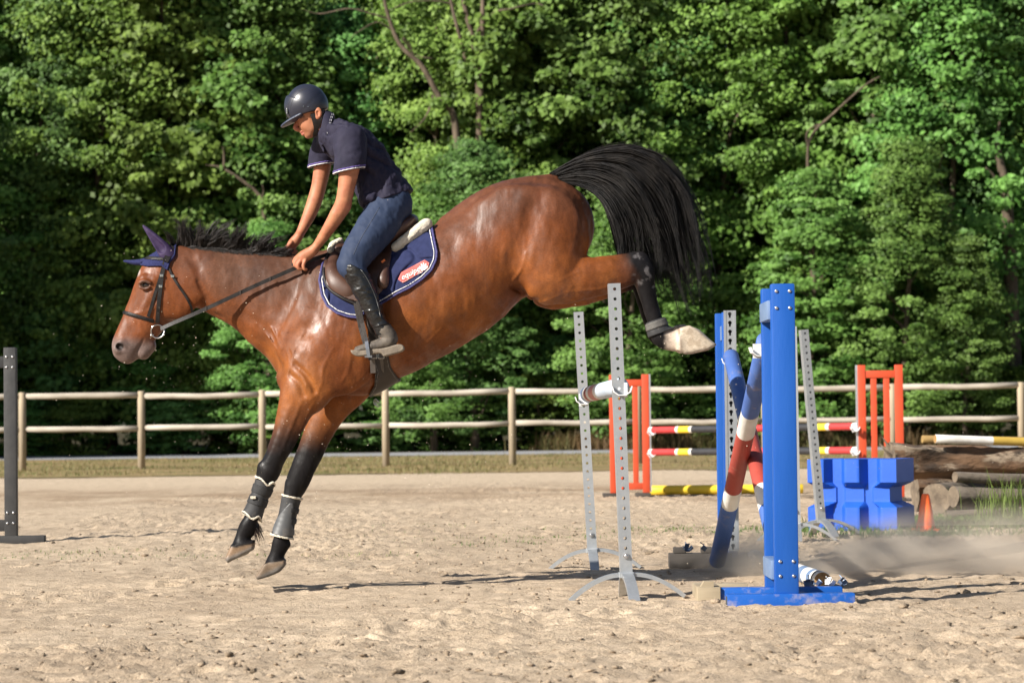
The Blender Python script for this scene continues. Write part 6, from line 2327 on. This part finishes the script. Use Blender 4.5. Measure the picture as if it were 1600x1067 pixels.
mb.add([(0.02, 0.02, 0.0825), (0.09, 0.02, 0.0825), (0.09, 0.1, 0.0825), (0.02, 0.1, 0.0825), (0.038, 0.02, 0.112), (0.09, 0.02, 0.112), (0.09, 0.1, 0.112), (0.038, 0.1, 0.112)],
       [(0, 3, 2, 1), (4, 5, 6, 7), (0, 1, 5, 4), (1, 2, 6, 5), (2, 3, 7, 6), (3, 0, 4, 7)])
mb.build('wedge', M_pale, tb)
mb = MB()
mb.box((0.13, 0.30, -0.03), (0.30, 0.42, 0.078), bev=0.005)
set_auto(mb.build('plank', M_pale, tb))

# ================================================================== FAR ORANGE JUMP
M_orange = mat('orange_red_paint', (0.52, 0.066, 0.02), (0.46, 0.056, 0.018), 4, 0.55, dirt=((0.3, 0.12, 0.06), 5, 0.66, 0.9))
M_greyalu = mat('grey_aluminium_track', (0.45, 0.46, 0.48), (0.38, 0.39, 0.4), 8, 0.45, 0.6)


def wing(label, Yw, x0, x1, ytop, slats, side):
    a, b = P(x0, 680, Yw).x, P(x1, 680, Yw).x
    t = thing('jump_wing', ((a + b) / 2, Yw, 0), label, 'jump wing', 'orange jump wings')
    o_ = (a + b) / 2
    zt = P((x0 + x1) / 2, ytop, Yw).z
    w = 0.09
    for x in (a, b - w):
        mb = MB()
        mb.box((x - o_, -0.035, 0.05), (x - o_ + w, 0.035, zt), bev=0.006)
        set_auto(mb.build('post', M_orange, t))
    for z in (zt - 0.15, 0.09):
        mb = MB()
        mb.box((a - o_ + w, -0.028, z), (b - o_ - w, 0.028, z + 0.085), bev=0.005)
        set_auto(mb.build('rail', M_orange, t))
    for s in slats:
        xs_ = P(s, 680, Yw).x - o_
        mb = MB()
        mb.box((xs_ - 0.034, -0.02, 0.174), (xs_ + 0.034, 0.02, zt - 0.149), bev=0.005)
        set_auto(mb.build('slat', M_orange, t))
    for x in (a - o_ + w / 2, b - o_ - w / 2):
        mb = MB()
        mb.box((x - 0.14, -0.16, -0.01), (x + 0.05, 0.16, 0.048), bev=0.005)
        set_auto(mb.build('foot', M_dark, t))
    mb = MB()
    xt = (b - o_) if side > 0 else (a - o_ - 0.022)
    mb.box((xt + 0.001, -0.03, 0.06), (xt + 0.023, 0.03, zt), bev=0.003)
    mb.build('track', M_greyalu, t)
    return t


wing('orange slatted jump wing at the left of the far jump', 34.0, 952.5, 1014.5, 585, [972, 993], 1)
wing('orange slatted jump wing at the right, behind the log pile', 31.0, 1341, 1411.5, 570, [1366, 1386], -1)
M_red = mat('red_pole_paint', (0.42, 0.035, 0.035), (0.36, 0.03, 0.03), 6, 0.55)
M_yel = mat('yellow_pole_paint', (0.72, 0.52, 0.03), (0.66, 0.47, 0.03), 6, 0.55)
M_blkp = mat('black_pole_paint', (0.02, 0.021, 0.024), (0.03, 0.03, 0.033), 6, 0.55)
PF = [M_whitew, M_red, M_yel, M_blkp]
st = [(1021, 0), (1058, 1), (1062, 0), (1079, 2), (1083, 0), (1148, 3), (1152, 0), (1198, 1), (1202, 0), (1270, 3), (1274, 0), (1293, 2), (1298, 0), (1334, 1), (None, 0)]
pole('jump_pole', 'upper red, yellow and black pole of the far orange jump', P(1016, 672, 33.9), P(1341, 666, 31.0), 0.044, st, PF, 'poles of the far jump', None, 0)
pole('jump_pole', 'lower red, yellow and black pole of the far orange jump', P(1016, 706.5, 33.9), P(1341, 703.5, 31.0), 0.044, st, PF, 'poles of the far jump', None, 0)
for x, y, Yc_, l in ((1018, 677, 33.8, 'upper left'), (1018, 711, 33.8, 'lower left'), (1336, 671, 30.9, 'upper right'), (1336, 708, 30.9, 'lower right')):
    cup(P(x, y, Yc_), 'white cup of the far orange jump, %s' % l, M_cup)
A, B = G(1020, 776), G(1276, 776)
A.y = B.y = 34.6
A.z = B.z = 0.062
tag(pole('ground_pole', 'yellow ground pole lying below the far orange jump', A, B, 0.062, [(None, 0)], [M_yel], None, None, 0), 'yellow ground pole lying below the far orange jump', 'jump pole')

# ================================================================== BLUE BLOCK
M_block = mat('blue_moulded_plastic', (0.009, 0.075, 0.42), (0.012, 0.088, 0.45), 3, 0.5, spec=0.4, dirt=((0.14, 0.19, 0.38), 4, 0.62, 0.9), bump=0.08, bscale=40)
p = G(1318, 829)
BL, BW, BH = 0.80, 0.56, 0.62
blk_ = thing('jump_block', (p.x + 0.19, p.y + 0.25, 0), 'blue moulded plastic jump block with notched sides', 'jump block')
blk_.rotation_euler = (0, 0, R(-24))


def notch_profile(u, full, waist):
    """depth of the side along the height: wide lobes at top and bottom, narrow waist"""
    return np.interp(u, [0, 0.36, 0.47, 0.55, 0.66, 1.0], [full, full, waist, waist, full, full])


def block_mesh():
    bm = bmesh.new()
    nu, nv = 61, 41
    us, vs = np.linspace(-BL / 2, BL / 2, nu), np.linspace(0, BH, nv)

    def depth(x, z):
        u, w = x / BL + 0.5, z / BH
        lobe = 1.0
        k = u * 5.0
        d = abs((k % 2.0) - 0.5) if False else None
        gap = max(0.0, 1 - abs(u - 0.30) / 0.12, 1 - abs(u - 0.70) / 0.12)
        gap = min(1.0, gap * 1.7)
        mid = max(0.0, 1 - abs(w - 0.5) / 0.17)
        mid = min(1.0, mid * 2.4)
        ends = 1.0
        g2 = gap * (0.35 + 0.65 * min(1.0, max(0.0, (abs(w - 0.5) - 0.0) / 0.3)) * (1.0 if True else 0))
        return BW / 2 - max(0.085 * mid, 0.10 * gap)

    grid = {}
    for s in (-1, 1):
        for i, x in enumerate(us):
            for j, z in enumerate(vs):
                w = z / BH
                endin = 0.085 * min(1.0, max(0.0, 1 - abs(w - 0.5) / 0.17) * 2.4)
                xx = x * (1 - 2 * endin / BL)
                grid[s, i, j] = bm.verts.new((xx, s * depth(x, z), z))
    for s in (-1, 1):
        for i in range(nu - 1):
            for j in range(nv - 1):
                q = [grid[s, i, j], grid[s, i + 1, j], grid[s, i + 1, j + 1], grid[s, i, j + 1]]
                bm.faces.new(q if s < 0 else q[::-1])
    for i in range(nu - 1):
        bm.faces.new([grid[-1, i, nv - 1], grid[-1, i + 1, nv - 1], grid[1, i + 1, nv - 1], grid[1, i, nv - 1]])
        bm.faces.new([grid[1, i, 0], grid[1, i + 1, 0], grid[-1, i + 1, 0], grid[-1, i, 0]])
    for j in range(nv - 1):
        bm.faces.new([grid[-1, nu - 1, j], grid[1, nu - 1, j], grid[1, nu - 1, j + 1], grid[-1, nu - 1, j + 1]])
        bm.faces.new([grid[1, 0, j], grid[-1, 0, j], grid[-1, 0, j + 1], grid[1, 0, j + 1]])
    me = bpy.data.meshes.new('block_body')
    bm.to_mesh(me)
    bm.free()
    me.materials.append(M_block)
    return me


o = link('body', block_mesh(), blk_)
set_auto(o, 25)
# traffic cone
p = G(1447, 829)
cone = thing('traffic_cone', (p.x, p.y, gz(p.x, p.y)), 'small orange marker cone beside the blue block', 'cone')
M_cone = mat('orange_cone_plastic', (0.85, 0.15, 0.03), (0.8, 0.13, 0.028), 10, 0.5)
mb = MB()
mb.tube([(0, 0, 0.012), (0, 0, 0.03), (0, 0, 0.30), (0, 0, 0.315)], [0.088, 0.082, 0.034, 0.026], 24)
set_auto(mb.build('body', M_cone, cone), 60)
mb = MB()
mb.box((-0.11, -0.11, -0.01), (0.11, 0.11, 0.014), bev=0.004)
mb.build('base', M_cone, cone)

# ================================================================== LOG PILE
M_log = mat('stripped_log_bark', (0.17, 0.095, 0.05), (0.025, 0.018, 0.013), 7, 0.9, bump=1.0, bscale=16, stretch=(0.35, 1, 1), dirt=((0.24, 0.185, 0.13), 5, 0.54, 0.62), bdist=0.03)
M_logend = mat('sawn_log_end', (0.17, 0.13, 0.09), (0.08, 0.06, 0.042), 12, 0.9, bump=0.4, bscale=40)
M_oldlog = mat('grey_weathered_log', (0.19, 0.155, 0.12), (0.07, 0.055, 0.042), 9, 0.9, bump=0.8, bscale=20, stretch=(0.25, 1, 1), bdist=0.02)


def log(A, B, r, label, m, seed, knob=0.1):
    A, B = Vector(A), Vector(B)
    base = (A + B) / 2
    n, k = 22, 26
    d = (B - A).normalized()
    u = d.orthogonal().normalized()
    w = d.cross(u)
    V = []
    for i in range(n):
        t = i / (n - 1)
        c = A.lerp(B, t) - base
        for q in range(k):
            a = 2 * math.pi * q / k
            nn = float(fbm(np.array([math.cos(a) * 1.6 + seed]), np.array([math.sin(a) * 1.6]), np.array([t * (B - A).length * 2.2]), 3)[0])
            rr = r * (1 + knob * nn)
            V.append(tuple(c + (u * math.cos(a) + w * math.sin(a)) * rr))
    Fc = [(i * k + q, i * k + (q + 1) % k, (i + 1) * k + (q + 1) % k, (i + 1) * k + q) for i in range(n - 1) for q in range(k)]
    mi = [0] * len(Fc)
    Fc += [tuple(reversed(range(k))), tuple((n - 1) * k + q for q in range(k))]
    mi += [1, 1]
    me = mk_mesh('log', V, Fc, True, [m, M_logend], mi)
    o = link('log', me, None, base)
    set_auto(o, 60)
    return tag(o, label, 'log', 'logs in the pile')


log(P(1388, 722, 26.2), P(1680, 722, 26.6), 0.165, 'thick torn-bark log on top of the pile', M_log, 1, 0.34)
log(P(1463, 778, 25.9), P(1640, 775, 28.5), 0.15, 'thick log at the bottom left of the pile with its sawn end showing', M_oldlog, 2, 0.1)
log(P(1489, 776, 25.3), P(1690, 776, 25.9), 0.098, 'middle grey log with a round sawn end towards the cone', M_oldlog, 3, 0.06)
log(P(1492, 745, 25.3), P(1690, 752, 25.8), 0.052, 'thin straight grey log lying beneath the thick top log', M_oldlog, 4, 0.06)
log(P(1478, 806, 25.0), P(1690, 792, 25.4), 0.045, 'thin log lying in the grass before the pile', M_oldlog, 5, 0.1)
log(P(1430, 770, 26.8), P(1690, 768, 27.0), 0.17, 'dark log at the back of the pile, under the top log', M_log, 6, 0.2)
log(P(1520, 745, 26.9), P(1690, 742, 27.2), 0.12, 'shadowed log between the top log and the thin log', M_log, 7, 0.12)
log(P(1545, 790, 25.6), P(1690, 786, 25.9), 0.085, 'short grey log at the bottom right of the pile', M_oldlog, 8, 0.1)
# torn splinters at the end of the top log are part of it
spl = MB()
tl = [o for o in bpy.data.objects if o.name == 'log'][0]
for i in range(9):
    a = r5.uniform(0, 6.28)
    s = P(1392, 722, 26.2) + Vector((0, 0.12 * math.cos(a), 0.12 * math.sin(a)))
    e = s + Vector((-r5.uniform(0.05, 0.16), 0.05 * math.cos(a), 0.08 * math.sin(a) + r5.uniform(-0.02, 0.06)))
    spl.tube([s + Vector((0.1, 0, 0)), s, e], [0.03, 0.022, 0.003], 5)
addw(spl, 'splinters', M_logend, tl)
pole('rail_pole', 'white and yellow pole lying on top of the log pile', P(1461, 685.5, 26.1), P(1680, 693, 26.5), 0.043, [(1550, 0), (None, 1)], [M_whitew, mat('dull_yellow_paint', (0.5, 0.34, 0.06), (0.42, 0.28, 0.05), 6, 0.6), mat('brown_pole_end', (0.3, 0.17, 0.06), None, 30, 0.8)], None, 2, 0)
pole('rail_pole', 'brown pole lying behind the white pole on the log pile', P(1441, 686, 26.5), P(1680, 690, 26.8), 0.04, [(None, 0)], [mat('brown_yellow_pole', (0.30, 0.19, 0.06), (0.22, 0.14, 0.05), 8, 0.7)], None, None, 0)
# stones by the logs
for i, (px, py, s) in enumerate([(1528, 812, 0.09), (1400, 838, 0.03)]):
    p = G(px, py)
    v, f = scatter(1, np.array([[p.x, p.y, 0.01]]), np.array([s]), 0.6, 40 + i)
    tag(wobj('stone', v - np.array((p.x, p.y, 0)), f, M_oldlog, None, True, None), ['grey stone lying in the grass below the logs', 'small stone on the sand by the cone'][i], 'stone').location = (p.x, p.y, 0)

# ================================================================== DUST AND FLYING SAND
n = 950
r6 = np.random.default_rng(91)
cl = [(330, 560, 110, 90, 0.30), (250, 500, 110, 110, 0.06), (640, 680, 110, 60, 0.22), (500, 690, 70, 60, 0.14), (1130, 640, 120, 130, 0.08), (1330, 780, 120, 70, 0.08), (1080, 545, 50, 30, 0.06), (720, 500, 200, 120, 0.06)]
pos = []
for px, py, sx, sy, w in cl:
    m = int(n * w)
    for a, b in zip(r6.normal(px, sx, m), r6.normal(py, sy, m)):
        q = P(a, min(b, 880), Y0 + r6.uniform(-0.7, 0.6))
        pos.append((q.x, q.y, max(q.z, 0.05)))
pos = np.array(pos)
v, f = scatter(len(pos), pos, 0.0009 + 0.0024 * r6.random(len(pos)) ** 3, 1.0, 17)
tag(wobj('flying_sand', v, f, mat('pale_sand_grain', (0.68, 0.58, 0.46), (0.55, 0.45, 0.35), 30, 0.8), None, True), 'grains of sand and sweat thrown up round the horse', 'sand', None, 'stuff')


def dust(name, x0, x1, y0, y1, h, dens, seed, label):
    mb = MB()
    mb.box((-(x1 - x0) / 2, -(y1 - y0) / 2, -0.03), ((x1 - x0) / 2, (y1 - y0) / 2, h))
    m = bpy.data.materials.new(name)
    m.use_nodes = True
    nt = m.node_tree
    N, L = nt.nodes, nt.links
    N.remove(N['Principled BSDF'])
    pv = N.new('ShaderNodeVolumePrincipled')
    pv.inputs['Color'].default_value = (0.95, 0.85, 0.72, 1)
    pv.inputs['Anisotropy'].default_value = 0.2
    tc = N.new('ShaderNodeTexCoord')
    nz = N.new('ShaderNodeTexNoise')
    nz.inputs['Scale'].default_value = 1.7
    nz.inputs['Detail'].default_value = 5
    nz.inputs['Distortion'].default_value = 0.5
    mpn = N.new('ShaderNodeMapping')
    mpn.inputs['Location'].default_value = (seed, seed * 2, 0)
    mpn.inputs['Scale'].default_value = (1, 1, 1.6)
    L.new(tc.outputs['Object'], mpn.inputs['Vector'])
    L.new(mpn.outputs[0], nz.inputs['Vector'])
    # rounded fall-off to the edges of the cloud
    mp2 = N.new('ShaderNodeMapping')
    mp2.inputs['Scale'].default_value = (2 / (x1 - x0), 2 / (y1 - y0), 1 / h)
    L.new(tc.outputs['Object'], mp2.inputs['Vector'])
    ln = N.new('ShaderNodeVectorMath')
    ln.operation = 'LENGTH'
    L.new(mp2.outputs[0], ln.inputs[0])
    fo = N.new('ShaderNodeMapRange')
    fo.interpolation_type = 'SMOOTHSTEP'
    fo.inputs[1].default_value, fo.inputs[2].default_value = 1.0, 0.15
    L.new(ln.outputs['Value'], fo.inputs[0])
    cn = N.new('ShaderNodeMapRange')
    cn.inputs[1].default_value, cn.inputs[2].default_value = 0.36, 0.68
    L.new(nz.outputs['Fac'], cn.inputs[0])
    mu = N.new('ShaderNodeMath')
    mu.operation = 'MULTIPLY'
    L.new(fo.outputs[0], mu.inputs[0])
    L.new(cn.outputs[0], mu.inputs[1])
    m2 = N.new('ShaderNodeMath')
    m2.operation = 'MULTIPLY'
    m2.inputs[1].default_value = dens
    L.new(mu.outputs[0], m2.inputs[0])
    L.new(m2.outputs[0], pv.inputs['Density'])
    L.new(pv.outputs[0], N['Material Output'].inputs['Volume'])
    o = mb.build(name, m, None, False, ((x0 + x1) / 2, (y0 + y1) / 2, 0.0))
    return tag(o, label, 'dust', None, 'stuff')


dust('dust_cloud', 1.3, 5.2, 15.9, 20.0, 0.44, 3.3, 3.1, 'low cloud of dust drifting behind the near blue stand')
dust('dust_cloud', 1.15, 1.95, 16.4, 18.4, 0.32, 5.5, 7.7, 'puff of dust at the foot of the slanting pole')
dust('dust_cloud', 1.5, 3.6, 15.9, 18.0, 0.34, 6.5, 12.3, 'thick puff of dust right behind the near blue stand')
